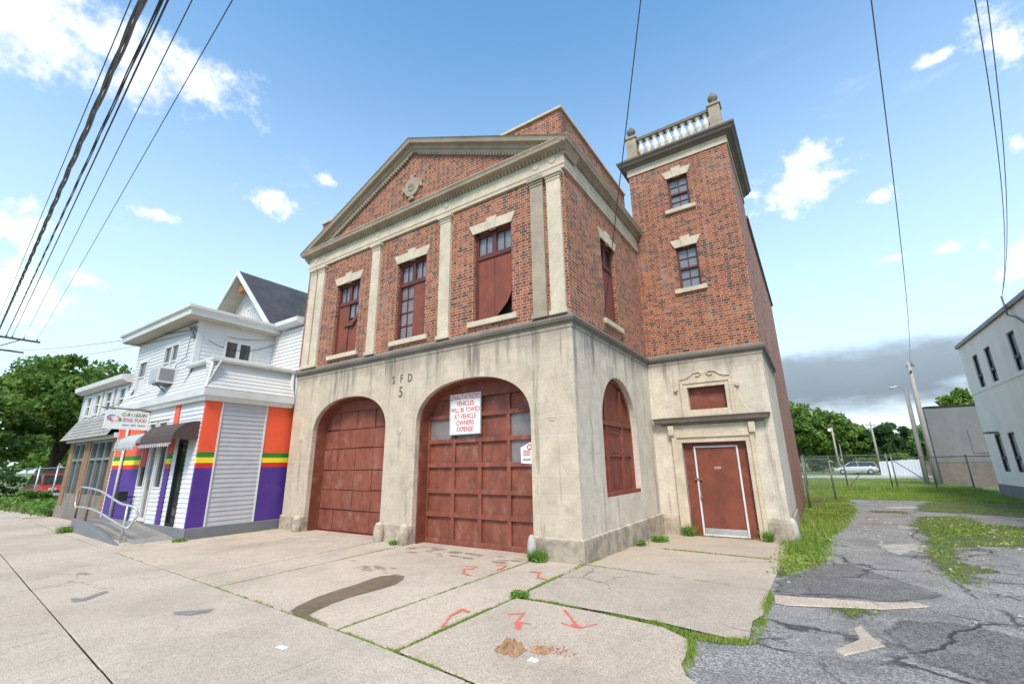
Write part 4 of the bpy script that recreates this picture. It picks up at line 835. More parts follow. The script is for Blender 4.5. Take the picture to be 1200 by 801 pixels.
# --- tower crown: frieze, cornice, balustrade, urns
TP = [(0, TB), (0, D), (WT, D), (WT, TB)]
mb = MB(); mb.sweep(TP, [(-.02, 10.07), (.03, 10.07), (.03, 10.3), (-.02, 10.3)], P2); mb.build('tower_frieze', 'stone_clean', fs)
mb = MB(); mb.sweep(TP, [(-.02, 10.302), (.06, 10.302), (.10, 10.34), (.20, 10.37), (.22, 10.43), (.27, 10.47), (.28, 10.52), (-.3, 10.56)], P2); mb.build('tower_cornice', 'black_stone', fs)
mb = MB(); mb.box(.25, WT-.25, D+.25, TB, 10.4, 10.5); mb.build('tower_roof', 'shingle', fs)
bal = thing('balustrade', (1.4, 4.8, 10.5), 'x', 'x'); del bal['label'], bal['category']; bal.parent = fs; bal.location = Vector((1.4, 4.8, 10.5))-fs.location
def bpart(mb, n, mat='stone_clean', bv=.006, sm=False): o = mb.build(n, mat, fs, bv, sm); o.parent = bal; o.data.transform(Matrix.Translation(-bal.location)); return o
for a in (.02, WT-.32):
    mb = MB(); y0 = D+.0; mb.box(a, a+.30, y0, y0+.30, 10.5, 11.42); mb.box(a-.03, a+.33, y0-.03, y0+.33, 10.62, 10.78); mb.box(a-.035, a+.335, y0-.035, y0+.335, 11.4205, 11.47); mb.box(a-.01, a+.31, y0-.01, y0+.31, 11.4705, 11.51)
    bpart(mb, 'pedestal', 'cornice')
    mb = MB(); c = a+.15; mb.lathe(c, y0+.15, [(.09, 11.51), (.09, 11.54), (.045, 11.57), (.04, 11.60), (.10, 11.66), (.135, 11.74), (.13, 11.79), (.10, 11.80), (.115, 11.83), (.06, 11.88), (.03, 11.9), (.035, 11.93), (.005, 11.95)], 16); o = bpart(mb, 'urn', 'black_stone', 0, True)
bprof = [(.085, 10.72), (.085, 10.76), (.05, 10.78), (.06, 10.82), (.095, 10.92), (.10, 10.98), (.085, 11.05), (.055, 11.14), (.045, 11.2), (.06, 11.22), (.05, 11.25), (.08, 11.27), (.08, 11.30)]
for i in range(10):
    mb = MB(); mb.lathe(.435+i*.2105, D+.15, bprof, 10); bpart(mb, 'baluster', 'sky_gap_stone', 0, True)
for yb in (D+.5, D+.75, D+1.0, D+1.25):
    mb = MB(); mb.lathe(.17, yb, bprof, 10); bpart(mb, 'baluster', 'sky_gap_stone', 0, True)
mb = MB(); mb.box(.325, WT-.325, D+.04, D+.26, 11.302, 11.40); mb.box(.06, .28, D+.34, D+1.5, 11.302, 11.40); mb.box(.06, .28, D+1.3805, D+1.68, 10.5, 11.45) ; bpart(mb, 'rail', 'black_stone')
mb = MB(); mb.box(.325, WT-.325, D+.05, D+.25, 10.5, 10.715); mb.box(.07, .27, D+.34, D+1.38, 10.5, 10.715); bpart(mb, 'base_rail', 'cornice')
# --- signs fixed on the right garage door
sg = thing('warning_sign', (-2.84, yd-.06, 2.7), 'white towing warning sign with red capitals on the right garage door', 'sign')
mb = MB(); mb.box(-3.28, -2.40, yd-.075, yd-.06, 2.25, 3.15); mb.build('sign_board', 'white_paint', sg, .006)
mb = MB(); f2 = lambda u, d, z: (u, yd-.075+d, z); frame_(mb, f2, -3.28, -2.40, 2.25, 3.15, .022, -.012, .002); mb.build('sign_frame', 'galv', sg, .002)
for i, (ln, sx) in enumerate((('UNAUTHORIZED', .74), ('VEHICLES', .78), ('WILL BE TOWED', .72), ('AT VEHICLE', .78), ('OWNERS', .8), ('EXPENSE', .8))):
    text('lettering', ln, .148, (-2.84, yd-.079, 3.065-i*.14), FACE_S, 'sign_red', sg, .002, sx=sx)
nt = thing('notice', (-1.28, yd-.04, 1.8), 'small white pentagonal notice hung askew at the right edge of the garage door', 'notice')
f3 = lambda u, d, z: (u, yd-.045+d, z)
mb = MB(); oprism(mb, f3, [(-1.42, 1.63), (-1.17, 1.61), (-1.12, 1.93), (-1.2, 2.03), (-1.43, 1.93)], 0, .01); mb.build('board', 'white_paint', nt, .002)
mb = MB(); 
for z, a, b in ((1.86, -1.37, -1.2), (1.83, -1.36, -1.2), (1.80, -1.38, -1.2), (1.77, -1.37, -1.21)): oprism(mb, f3, [(a, z), (b, z+.004), (b, z+.016), (a, z+.012)], -.004, -.001)
mb.tube([f3(-1.22+.045*math.cos(t), -.006, 1.94+.045*math.sin(t)) for t in [k*math.pi/6 for k in range(13)]], .008, 5); mb.build('print', 'sign_red', nt)
mb = MB()
for z in (1.70, 1.675): oprism(mb, f3, [(-1.38, z), (-1.2, z+.004), (-1.2, z+.018), (-1.38, z+.014)], -.004, -.001)
mb.build('print', 'sign_grey', nt)

# ================================================================== SHOP NEXT DOOR (white sided, painted stripes)
XR, YR = -9.15, -2.2
rs_ = thing('restaurant_building', (-12, 0, 0), 'white sided two storey eatery with rainbow striped pilasters and gabled rear roof', 'restaurant')
FS_, FE_ = fy(YR), fx(XR)
mb = MB(); mb.box(-15.0, XR+.045, YR-.045, 8, -.1, .27); mb.build('foundation', 'plinth_grey', rs_, .015)
mb = MB(); mb.box(-15.0, XR-.03, YR+.05, 8, .27, 3.4); mb.box(-15.0, -10.7, YR+.1, 8, 3.4, 5.7); mb.box(-10.702, -8.99, .06, 8, 3.4, 5.75); core = mb.build('wall_core', 'white_trim', rs_)
mb = MB(); siding(mb, FE_, -1.84, -.67, .27, 3.3); mb.build('side_siding', 'grey_siding', rs_, normals=False)
FRONT_OPS = [(-10.33, -9.80, .27, 2.32), (-12.72, -10.98, .27, 2.45), (-14.9, -12.72, .27, 3.3), (-10.92, -10.6, .27, 3.3), (-12.55, -11.25, 2.62, 2.92)]
mb = MB(); siding(mb, FS_, -15, XR, .27, 3.3, FRONT_OPS); mb.build('front_siding', 'white_siding', rs_, normals=False)
def stripes(fn, a, b, d0, z1, z0=.27):
    mb = MB()
    for k, (za, zb) in enumerate(((z0, 1.64), (1.64, 1.76), (1.76, 1.89), (1.89, 2.02), (2.02, z1))): mb.mat(k); obox(mb, fn, a, b, d0, .05, za, zb)
    return mb.build('painted_pilaster', ['purple', 'red', 'yellow', 'green', 'orange'], rs_)
stripes(FE_, -2.224, -1.84, -.022, 3.28); stripes(FE_, -.67, .1, -.022, 3.28); stripes(FS_, -10.9, -10.62, -.03, 3.28); stripes(FS_, -14.9, -14.1, -.02, 3.29); stripes(FS_, -13.98, -12.73, -.02, 3.29);
for y in (-1.83, -.68): mb = MB(); obox(mb, FE_, y-.018, y+.018, -.035, .02, .27, 3.28); mb.build('corner_trim', 'white_trim', rs_)
mb = MB(); mb.tube([(-14.04, YR-.06, .1), (-14.04, YR-.06, 3.3)], .04); mb.build('downpipe', 'white_trim', rs_, smooth=True)
# doors and glazing
def shop_glass(a, b, za, zb, d, mat='glass', fm='white_trim', w=.05, name='window', lab=None):
    mb = MB(); frame_(mb, FS_, a, b, za, zb, w, d-.05, d+.03); o = mb.build(name, fm, rs_, .004)
    mb = MB(); mb.face([FS_(a, d, za), FS_(b, d, za), FS_(b, d, zb), FS_(a, d, zb)]); mb.build('pane', mat, o, normals=False)
    if lab: o['label'] = lab
    return o
shop_glass(-10.33, -9.80, .29, 2.32, .03, 'glass_dark', 'black', .045, 'door', 'black framed glass door behind the striped corner')
d2 = shop_glass(-12.12, -11.62, .29, 2.43, .03, 'glass_grey', 'white_trim', .085, 'door', 'white framed glass door under the grey awning')
mb = MB(); obox(mb, FS_, -11.74, -11.70, -.07, -.02, 1.1, 1.35); mb.build('handle', 'steel_dark', d2)
shop_glass(-11.55, -11.0, 1.12, 2.43, .03, 'glass'); shop_glass(-12.70, -12.18, 1.12, 2.43, .03, 'glass_dark')
for a, b in ((-11.6, -11.0), (-12.72, -12.16)): mb = MB(); siding(mb, FS_, a, b, .27, 1.12); mb.build('front_siding', 'white_siding', rs_, normals=False)
shop_glass(-12.55, -12.0, 2.62, 2.92, .02, 'glass_dark'); shop_glass(-11.85, -11.25, 2.62, 2.92, .02, 'glass_dark')
mb = MB(); obox(mb, FS_, -12.62, -12.26, -.035, .0, 1.7, 2.2); o = mb.build('window_poster', 'sign_red', rs_)
# awnings
def awning(a, b, z0, z1, dep, mat, lab, val=.1):
    mb = MB(); N = 7; cv = [(YR-.01-dep*math.sin(math.pi/2*i/N), z0+(z1-z0)*math.cos(math.pi/2*i/N)) for i in range(N+1)]
    pr = cv+[(cv[-1][0], z0-val), (cv[-1][0]+.015, z0-val), (cv[-1][0]+.015, z0)]+[(y+.02 if y < YR-.05 else YR, z-.015) for y, z in cv[::-1]][1:]
    mb.prism(pr, a, b, 0); mb.prism([(YR, z0), (YR, z1)]+cv[1:], a-.004, a, 0); mb.prism([(YR, z0), (YR, z1)]+cv[1:], b, b+.004, 0)
    o = mb.build('awning', mat, rs_); o['label'] = lab
    mb = MB(); y = cv[-1][0]; 
    for k in range(int((b-a)/.11)): mb.tube([(a+k*.11, y-.005, z0-val-.01), (a+k*.11+.055, y-.01, z0-val-.07), (a+k*.11+.11, y-.005, z0-val-.01)], .012, 5)
    mb.tube([(a, y, z0-val+.0), (b, y, z0-val+.0)], .014, 6); mb.build('light_string', 'galv', o)
awning(-11.25, -9.3, 2.32, 2.78, .55, 'awning', 'brown rounded awning over the corner door'); awning(-12.95, -11.4, 2.30, 2.62, .6, 'awning_grey', 'grey awning over the white door')
# eave trim, skirt and flat bump-out
EPATH = [(-15.0, YR), (XR, YR), (XR, .0)]
mb = MB(); mb.sweep(EPATH, [(-.05, 3.28), (.10, 3.28), (.13, 3.36), (.17, 3.40), (.18, 3.58), (-.05, 3.62)], P2); mb.build('eave_trim', 'white_trim', rs_, .006)
sk = lambda z: .13-(z-3.6)/.75*.28
mb = MB(); siding(mb, FE_, -2.33, .0, 3.60, 4.34, slope=sk); siding(mb, FS_, -10.72, XR+.12, 3.60, 4.34, slope=lambda z: sk(z)); mb.box(-15, XR-.2, YR+.2, 0, 3.45, 4.33); mb.build('skirt_siding', 'white_siding', rs_, normals=False)
mb = MB(); mb.sweep([(-10.72, YR+.04), (XR-.04, YR+.04), (XR-.04, .0)], [(-.9, 4.32), (.06, 4.32), (.08, 4.36), (.08, 4.42), (-.9, 4.46)], P2); mb.build('coping', 'white_trim', rs_, .005)
mb = MB(); mb.tube([(XR+.12, -2.33, 3.6), (XR-.10, YR+.12-.1, 4.33)], .035, 6); mb.tube([(XR+.05, -.03, 3.55), (XR-.04, -.03, 4.32)], .05, 6); mb.build('corner_trim', 'white_trim', rs_)
# upper storey
YU, XU = -2.12, -10.65
FU, FV = fy(YU), fx(XU)
UOPS = [(-14.62, -13.95, 3.98, 5.02), (-12.72, -11.68, 4.2, 5.24)]
mb = MB(); siding(mb, FU, -15.05, XU, 3.6, 5.7, UOPS, slope=lambda z: max(0, .2-(z-3.6)*.3)); mb.build('upper_siding', 'white_siding', rs_, normals=False)
mb = MB(); siding(mb, FV, YU, .04, 4.42, 5.75, [(-1.37, -.62, 4.76, 5.30)]); mb.build('upper_siding', 'white_siding', rs_, normals=False)
mb = MB(); siding(mb, fy(.04), XU, -8.98, 4.42, 5.8); siding(mb, fy(.03), -16.0, XU, 5.8, 6.2); mb.build('upper_siding', 'white_siding', rs_, normals=False)
mb = MB(); mb.box(XU-.12, XU+.022, YU-.022, YU+.12, 4.40, 5.72); mb.build('corner_trim', 'white_trim', rs_)
def house_window(fn, a, b, za, zb, nu, nv, parent, fm='white_trim', gm='glass'):
    mb = MB(); frame_(mb, fn, a-.06, b+.06, za-.06, zb+.06, .075, -.035, .06); w = mb.build('window', fm, parent, .004)
    us = [a+(b-a)*i/nu for i in range(nu+1)]
    for i in range(nu):
        mb = MB()
        if i: obox(mb, fn, us[i]-.045, us[i]+.045, -.03, .05, za, zb)
        if nv == 2: obox(mb, fn, us[i], us[i+1], -.01, .05, (za+zb)/2-.025, (za+zb)/2+.025)
        if mb.v: mb.build('sash', fm, w)
    for j in range(nv):
        mb = MB(); z0_, z1_ = za+(zb-za)*j/nv, za+(zb-za)*(j+1)/nv; d = .03 if j == 0 else .015
        mb.face([fn(a, d, z0_), fn(b, d, z0_), fn(b, d, z1_), fn(a, d, z1_)]); mb.build('pane', gm if j or nv == 1 else 'glass_dark', w, normals=False)
    return w
house_window(FU, -14.58, -13.98, 4.02, 4.98, 1, 2, rs_); house_window(FU, -12.68, -11.72, 4.24, 5.2, 2, 2, rs_); house_window(FV, -1.35, -.64, 4.78, 5.28, 2, 1, rs_, gm='glass')
mb = MB(); mb.box(-15.45, -10.32, YU-.36, .02, 5.72, 5.79); mb.build('eave_soffit', 'soffit', rs_)
mb = MB(); mb.sweep([(-15.45, .02), (-15.45, YU-.36), (-10.32, YU-.36), (-10.32, .02)], [(-.03, 5.75), (.03, 5.75), (.04, 5.9), (.10, 5.94), (.10, 6.02), (-.03, 6.03)], P2); mb.box(-15.43, -10.34, YU-.34, .3, 5.791, 6.01); mb.build('eave_fascia', 'white_trim', rs_, .006)
mb = MB(); mb.sweep([(-10.2, -.12), (-8.99, -.12)], [(-.25, 5.86), (.03, 5.86), (.10, 5.92), (.10, 6.06), (-.9, 6.12)], P2); mb.build('eave_fascia', 'white_trim', rs_, .006)
# gabled roof behind
GX, GZ, GY, GYW = -13.86, 8.92, .0, .62
gw, ge = 2.98, 6.12
mb = MB(); [siding(mb, fy(GYW), GX-(8.75-z)/1.0, GX+(8.75-z)/1.0, z, z+.11) for z in [5.9+.11*i for i in range(24)]]; mb.build('gable_siding', 'white_siding', rs_, normals=False)
mb = MB(); gsl = (GZ-ge)/gw
for s in (1, -1):
    q = [(GX, GZ), (GX+s*(gw+.05), ge-.05*gsl), (GX+s*(gw+.05), ge-.05*gsl-.12), (GX, GZ-.14)]
    mb.prism([(x, z) for x, z in q], GY+.02, 10, 1)
rf = mb.build('gable_roof', 'shingle', rs_)
mb = MB()
for s in (1, -1):
    q = [(GX, GZ-.15), (GX+s*(gw+.02), ge-.19), (GX+s*(gw+.02), ge-.23), (GX, GZ-.19)]; mb.prism(q, GY+.04, GYW+.1, 1)
mb.build('gable_soffit', 'soffit', rs_)
mb = MB()
for s in (1, -1):
    q = [(GX, GZ+.02), (GX+s*(gw+.08), ge-.06), (GX+s*(gw+.08), ge-.27), (GX, GZ-.20)]; mb.prism(q, GY-.03, GY+.0195, 1)
mb.build('rake_board', 'white_trim', rs_)
mb = MB(); mb.box(GX-.2, GX+.32, GY+.2, GYW-.02, 8.12, 8.42); mb.box(GX-.12, GX+.2, GY+.16, GYW-.02, 8.4205, 8.56); o = mb.build('wood_block', 'wood_block', rs_, .02); o['label'] = 'bare orange wood block under the gable peak'
house_window(fy(GYW), GX-.1, GX+.12, 7.0, 7.5, 1, 1, rs_, gm='glass_dark')
mb = MB(); mb.prism([(GX-2.95, 5.9), (GX+2.95, 5.9), (GX, 8.62)], GYW+.03, GYW+.1, 1); mb.build('wall_core', 'white_trim', rs_)
# --- things hung on the shop
ac = thing('air_conditioner', (-11.7, YU-.2, 4.0), 'white box air conditioner sticking out of the upper shop wall', 'air conditioner')
mb = MB(); mb.box(-12.02, -11.42, YU-.5, YU+.05, 3.96, 4.40); mb.build('case', 'white_trim', ac, .015)
mb = MB(); mb.box(-11.97, -11.47, YU-.512, YU-.5005, 4.0, 4.35); mb.build('grille', 'galv', ac)
mb = MB(); mb.box(-11.4195, -11.41, YU-.46, YU-.12, 4.02, 4.35); mb.build('grille', 'sign_grey', ac)
mb = MB(); mb.tube([(-11.7, YU-.02, 3.62), (-11.7, YU-.4, 3.93)], .02); mb.box(-11.95, -11.5, YU-.42, YU-.02, 3.925, 3.955); mb.build('bracket', 'steel_dark', ac)
hs = thing('hanging_sign', (-12.65, -2.6, 3.0), 'white shop sign with coloured lettering hung square to the shop front', 'sign')
SX = -12.65
mb = MB(); mb.box(SX-.03, SX, -3.22, -2.22, 2.72, 3.23); mb.build('sign_board', 'white_paint', hs, .006)
mb = MB(); mb.tube([(SX-.015, -3.33, 3.29), (SX-.015, -2.14, 3.29)], .02); 
for y in (-3.05, -2.42): mb.tube([(SX-.015, y, 3.22), (SX-.015, y, 3.30)], .008)
mb.tube([(SX-.015, -3.2, 3.29), (SX-.3, -2.2, 3.9)], .007); mb.build('bracket', 'steel_dark', hs)
Ly = -2.83
for i, (ch, c) in enumerate(zip('CARIBBEAN', ('sign_black', 'sign_yellow', 'sign_black', 'sign_red', 'sign_yellow', 'sign_green', 'sign_red', 'sign_green', 'sign_black'))):
    text('lettering', ch, .135, (SX+.004, Ly+i*.062+.0, 3.125), FACE_E, c, hs, .002, sx=.75)
text('lettering', '&', .14, (SX+.004, Ly-.05, 2.98), FACE_E, 'sign_green', hs, .002, sx=.8)
text('lettering', 'SOUL FOOD', .135, (SX+.004, Ly+.275, 2.98), FACE_E, 'sign_red', hs, .002, sx=.72)
mb = MB()
for k in range(14):
    if k in (4, 8): continue
    y = Ly+.02+k*.038; mb.box(SX, SX+.004, y, y+.026, 2.82, 2.86)
mb.build('small_print', 'sign_grey', hs)
def swoosh(r0, r1, a0, a1, mat):
    mb = MB(); n = 12; cy_, cz_ = -3.04, 3.0
    pts = [(cy_+r0*1.25*math.cos(a0+(a1-a0)*i/n), cz_+r0*math.sin(a0+(a1-a0)*i/n)) for i in range(n+1)]+[(cy_+(r0+(r1-r0)*math.sin(math.pi*i/n))*1.25*math.cos(a0+(a1-a0)*i/n), cz_+(r0+(r1-r0)*math.sin(math.pi*i/n))*math.sin(a0+(a1-a0)*i/n)) for i in range(n, -1, -1)]
    mb.prism(pts, SX+.001, SX+.005, 0); mb.build('emblem', mat, hs)
swoosh(.085, .125, R(60), R(215), 'sign_purple'); swoosh(.085, .12, R(-60), R(70), 'sign_orange'); swoosh(.04, .075, R(100), R(300), 'sign_red'); swoosh(.07, .09, R(200), R(300), 'sign_yellow')
# ramp with grey cheek wall and steel handrail
rp = thing('entrance_ramp', (-11.5, -2.7, 0), 'low concrete ramp with grey painted cheek wall before the shop doors', 'ramp')
mb = MB(); pr = [(-14.3, -.05), (-9.4, -.05), (-9.5, .035), (-10.0, .10), (-12.0, .27), (-14.3, .27)]; mb.prism(pr, -3.02, YR-.05, 1); mb.build('slab', 'concrete_ramp', rp, .008)
mb = MB()
q0 = [(-13.95, -3.10), (-9.55, -3.32), (-9.55, -3.24), (-13.95, -2.98)]
zt = [.36, .025, .025, .36]; mid = [(-12.9, -3.15, .36), (-11.3, -3.23, .22), (-11.3, -3.12, .22), (-12.9, -3.02, .36)]
A = [(-13.95, -3.10), (-12.9, -3.152), (-11.3, -3.232), (-9.55, -3.32)]; B_ = [(-13.95, -2.98), (-12.9, -3.018), (-11.3, -3.12), (-9.55, -3.25)]; Z_ = [.36, .34, .2, .02]
vs = []
for (a, b, z) in zip(A, B_, Z_): vs += [(*a, -.05), (*b, -.05), (*b, z), (*a, z)]
mb.hull(vs, [(0, 1, 2, 3), (12, 15, 14, 13)]+[(4*i+j, 4*i+(j+1) % 4, 4*i+4+(j+1) % 4, 4*i+4+j) for i in range(3) for j in range(4)])
mb.build('cheek_wall', 'plinth_grey', rp, .012)
hr = thing('handrail', (-11.5, -3.1, .1), 'galvanised two bar steel handrail with rounded end on the ramp', 'handrail')
Y_ = lambda x: -3.07-(x+13.9)*.012
mb = MB(); 
top = [(-10.04+.25, Y_(-10)+.14, .62), (-10.04+.2, Y_(-10)+.1, .76), (-10.04, Y_(-10)+.02, .82), (-10.6, Y_(-10.6), .86), (-12.2, Y_(-12.2), 1.1), (-13.6, Y_(-13.6), 1.17), (-13.95, Y_(-14), 1.15), (-14.1, Y_(-14), 1.0), (-14.1, Y_(-14), .75), (-13.95, Y_(-14), .62)]
bot = [(-13.95, Y_(-14), .62), (-13.6, Y_(-13.6), .66), (-12.2, Y_(-12.2), .62), (-10.04, Y_(-10), .36), (-10.04+.18, Y_(-10)+.06, .40), (-10.04+.25, Y_(-10)+.14, .62)]
def smooth_path(p, n=5):
    p = [Vector(q) for q in p]; out = []
    for i in range(len(p)-1):
        p0, p1, p2, p3 = p[max(i-1, 0)], p[i], p[i+1], p[min(i+2, len(p)-1)]
        for k in range(n):
            t = k/n; out.append(.5*((2*p1)+(p2-p0)*t+(2*p0-5*p1+4*p2-p3)*t*t+(3*p1-p0-3*p2+p3)*t**3))
    return out+[p[-1]]
mb.tube(smooth_path(top), .026, 8); mb.build('rail', 'galv', hr, smooth=True)
mb = MB(); mb.tube(smooth_path(bot), .026, 8); mb.build('rail', 'galv', hr, smooth=True)
for x, zb, zt_ in ((-10.04, .0, .82), (-12.9, .3, 1.15), (-13.85, .3, 1.16)):
    mb = MB(); mb.tube([(x, Y_(x), zb), (x, Y_(x), zt_)], .024, 8); o = mb.build('post', 'rust' if x < -12 else 'galv', hr, smooth=True)
mb = MB(); mb.box(-12.75, -12.5, YR-.42, YR-.2, .80, 1.02); mb.box(-12.72, -12.53, YR-.39, YR-.2, 1.0205, 1.05); mb.tube([(-12.6, YR-.2, .9), (-12.6, YR, .9)], .02)
tag(mb.build('mailbox', 'black', None, .02), 'small black box mounted beside the white shop door', 'box')

# ================================================================== SECOND SHOP (grey, at the far left)
nb = thing('shop_building', (-17.5, 0, 0), 'grey two storey shop with shingled skirt roof and dark display windows', 'shop')
XA, XB = -20.0, -15.0
FN = fy(-2.12)
mb = MB(); mb.box(XA, XB-.02, -2.02, 9, 0, 4.5); mb.build('wall', 'grey_siding', nb)
mb = MB(); mb.box(XA-.05, XB-.02, -2.2, -2.021, -.1, .42); mb.build('base', 'grey_low', nb, .02)
for a, b in ((-20.0, -19.55), (-18.25, -17.65), (-15.5, -15.02)):
    mb = MB(); mb.box(a, b, -2.17, -1.9, .42, 2.62); mb.build('pier', 'tan_brick', nb, .01)
for a, b in ((-19.55, -18.25), (-17.65, -15.5)):
    mb = MB(); frame_(mb, FN, a, b, .42, 2.6, .07, -.02, .08); n = 2 if b-a < 1.5 else 3
    for i in range(1, n): u = a+(b-a)*i/n; obox(mb, FN, u-.045, u+.045, -.02, .08, .49, 2.53)
    obox(mb, FN, a+.07, b-.07, -.015, .08, 1.95, 2.03); w = mb.build('display_window', 'green_frame', nb, .005)
    mb = MB(); mb.face([FN(a, .06, .42), FN(b, .06, .42), FN(b, .06, 2.6), FN(a, .06, 2.6)]); mb.build('pane', 'glass', w, normals=False)
    mb = MB(); obox(mb, FN, a+.07, b-.07, -.01, .05, .49, .85); mb.build('kick_panel', 'grey_low', w)
mb = MB(); mb.box(XA-.1, XB-.02, -2.3, -1.9, 2.62, 2.78); mb.build('fascia', 'white_trim', nb, .01)
mb = MB()
for i in range(6):
    z0_, z1_ = 2.7+i*.12, 2.7+(i+1)*.12; ya, yb = -2.48+i*.06, -2.48+(i+1)*.06
    mb.face([(XA-.1, ya-.02, z0_), (XB-.02, ya-.02, z0_), (XB-.02, yb, z1_), (XA-.1, yb, z1_)]); mb.face([(XA-.1, ya, z0_), (XB-.02, ya, z0_), (XB-.02, ya-.02, z0_), (XA-.1, ya-.02, z0_)])
mb.face([(XA-.1, -2.48, 2.7), (XA-.1, -2.1, 2.7), (XA-.1, -2.11, 3.42)]); mb.face([(XA-.1, -2.48, 2.7), (XB-.02, -2.48, 2.7), (XB-.02, -2.1, 2.7), (XA-.1, -2.1, 2.7)])
mb.build('skirt_roof', 'shingle_grey', nb, normals=False)
wx = [(-19.35, -18.85), (-18.35, -17.85), (-17.25, -16.65), (-15.95, -15.35)]
mb = MB(); siding(mb, FN, XA, XB-.02, 3.42, 4.42, [(a, b, 3.55, 4.32) for a, b in wx]); mb.build('upper_siding', 'grey_siding', nb, normals=False)
for a, b in wx:
    house_window(FN, a+.04, b-.04, 3.6, 4.28, 1, 2, nb)
    for u in (a-.2, b+.03):
        mb = MB(); obox(mb, FN, u, u+.17, -.045, -.016, 3.5, 4.36); mb.build('shutter', 'white_trim', nb)
mb = MB(); mb.sweep([(XA, -2.12), (XB-.02, -2.12)], [(-.1, 4.42), (.12, 4.42), (.3, 4.5), (.32, 4.66), (-.3, 4.74)], P2); mb.build('eave', 'white_trim', nb, .006)
mb = MB(); mb.prism([(-2.1, 4.5), (-2.1, 4.72), (4, 5.1), (9, 4.72), (9, 4.5)], XA, XB-.02, 0); mb.build('roof', 'shingle', nb)

# ================================================================== RIGHT SIDE: white building, grey building
wb = thing('white_building', (16, 14, 0), 'plain white rendered two storey building with narrow dark windows and black roof edge', 'building')
WX = 10.4; FW_ = lambda u, d, z: (WX+d, u, z)                # wall facing -X
wins = [(y, y+.78, 4.76, 6.26) for y in (21.32, 19.5, 16.6, 14.0, 11.2, 8.4)]+[(y, y+.8, 1.0, 2.62) for y in (21.5, 19.8, 16.4, 11.0, 8.0)]
up = [w for w in wins if w[2] > 4]; lo = [w for w in wins if w[2] < 4]
mb = MB(); wall(mb, FW_, 4, 23.8, 4.6, 7.0, up, .16)
mb.face([(WX, 23.8, 4.6), (24, 23.8, 4.6), (24, 23.8, 7), (WX, 23.8, 7)]); mb.face([(WX, 4, 4.6), (24, 4, 4.6), (24, 4, 7), (WX, 4, 7)]); mb.build('wall', 'render_white', wb)
mb = MB(); F2_ = lambda u, d, z: (WX+.02+d, u, z); wall(mb, F2_, 4, 23.78, -.2, 4.6, lo, .14); mb.face([(WX+.02, 23.78, -.2), (24, 23.78, -.2), (24, 23.78, 4.6), (WX+.02, 23.78, 4.6)]); mb.face([(WX+.02, 4, -.2), (24, 4, -.2), (24, 4, 4.6), (WX+.02, 4, 4.6)]); mb.build('wall', 'render_white', wb)
mb = MB(); mb.box(WX-.10, 24, 3.9, 23.9, 7.0, 7.16); mb.build('roof', 'steel_dark', wb)
mb = MB(); mb.box(WX+.005, WX+.02, 4, 23.79, .0-.2, .42); mb.build('base', 'render_grey', wb)
for w_ in wins:
    a, b, za, zb = w_; mb = MB(); frame_(mb, F2_, a, b, za, zb, .06, .03, .12); zq = za+(zb-za)*.36; obox(mb, F2_, a+.06, b-.06, .0, .12, zq-.06, zq+.06)
    w = mb.build('window', 'black', wb); mb = MB(); mb.face([F2_(a, .1, za), F2_(b, .1, za), F2_(b, .1, zb), F2_(a, .1, zb)]); mb.build('pane', 'glass_reflect', w, normals=False)
mb = MB(); obox(mb, FW_, 21.6, 22.2, -.35, .0, 2.66, 2.74); mb.build('ledge', 'render_grey', wb)
mb = MB(); mb.tube([FW_(16.2, -.12, 7.5), FW_(16.2, -.12, 6.75), FW_(15.9, -.05, 6.6), FW_(14.8, -.04, 5.9)], .03, 6); mb.tube([FW_(16.2, 0, 7.0), FW_(16.2, -.14, 7.0)], .04, 6); mb.build('service_mast', 'steel_dark', wb)
gb = thing('grey_building', (15, 39, 0), 'low windowless grey rendered building with ragged black roof edge', 'building')
def ragged(a, b, z, amp, n): return [(a+(b-a)*i/n, z+random.uniform(-amp, amp)) for i in range(n+1)]
tp = ragged(10.15, 22, 4.9, .05, 30); mb = MB(); mb.face([(10.15, 34, 1.35), (22, 34, 1.35)]+[(x, 34, z) for x, z in tp[::-1]]); mb.face([(10.15, 34, 1.35), (10.15, 35.5, 1.35), (10.15, 35.5, 4.9), (10.15, 34, tp[0][1])]); mb.build('wall', 'render_grey', gb)
mb = MB(); mb.box(10.17, 22, 34.02, 35.5, -.3, 1.35); mb.build('base', 'grey_low', gb)
mb = MB(); mb.hull([(x, 33.96, z+.02) for x, z in tp]+[(x, 33.96, z+.13+random.uniform(-.03, .04)) for x, z in tp]+[(x, 35.5, 5.0) for x, z in tp], [(i, i+1, i+32, i+31) for i in range(30)]+[(31+i, 32+i, 63+i, 62+i) for i in range(30)]); mb.build('roof', 'black', gb)
for x in (12.0, 13.4): mb = MB(); mb.box(x, x+.8, 33.97, 34.0, 1.9, 3.4); mb.build('blocked_window', 'render_grey', gb, .01)

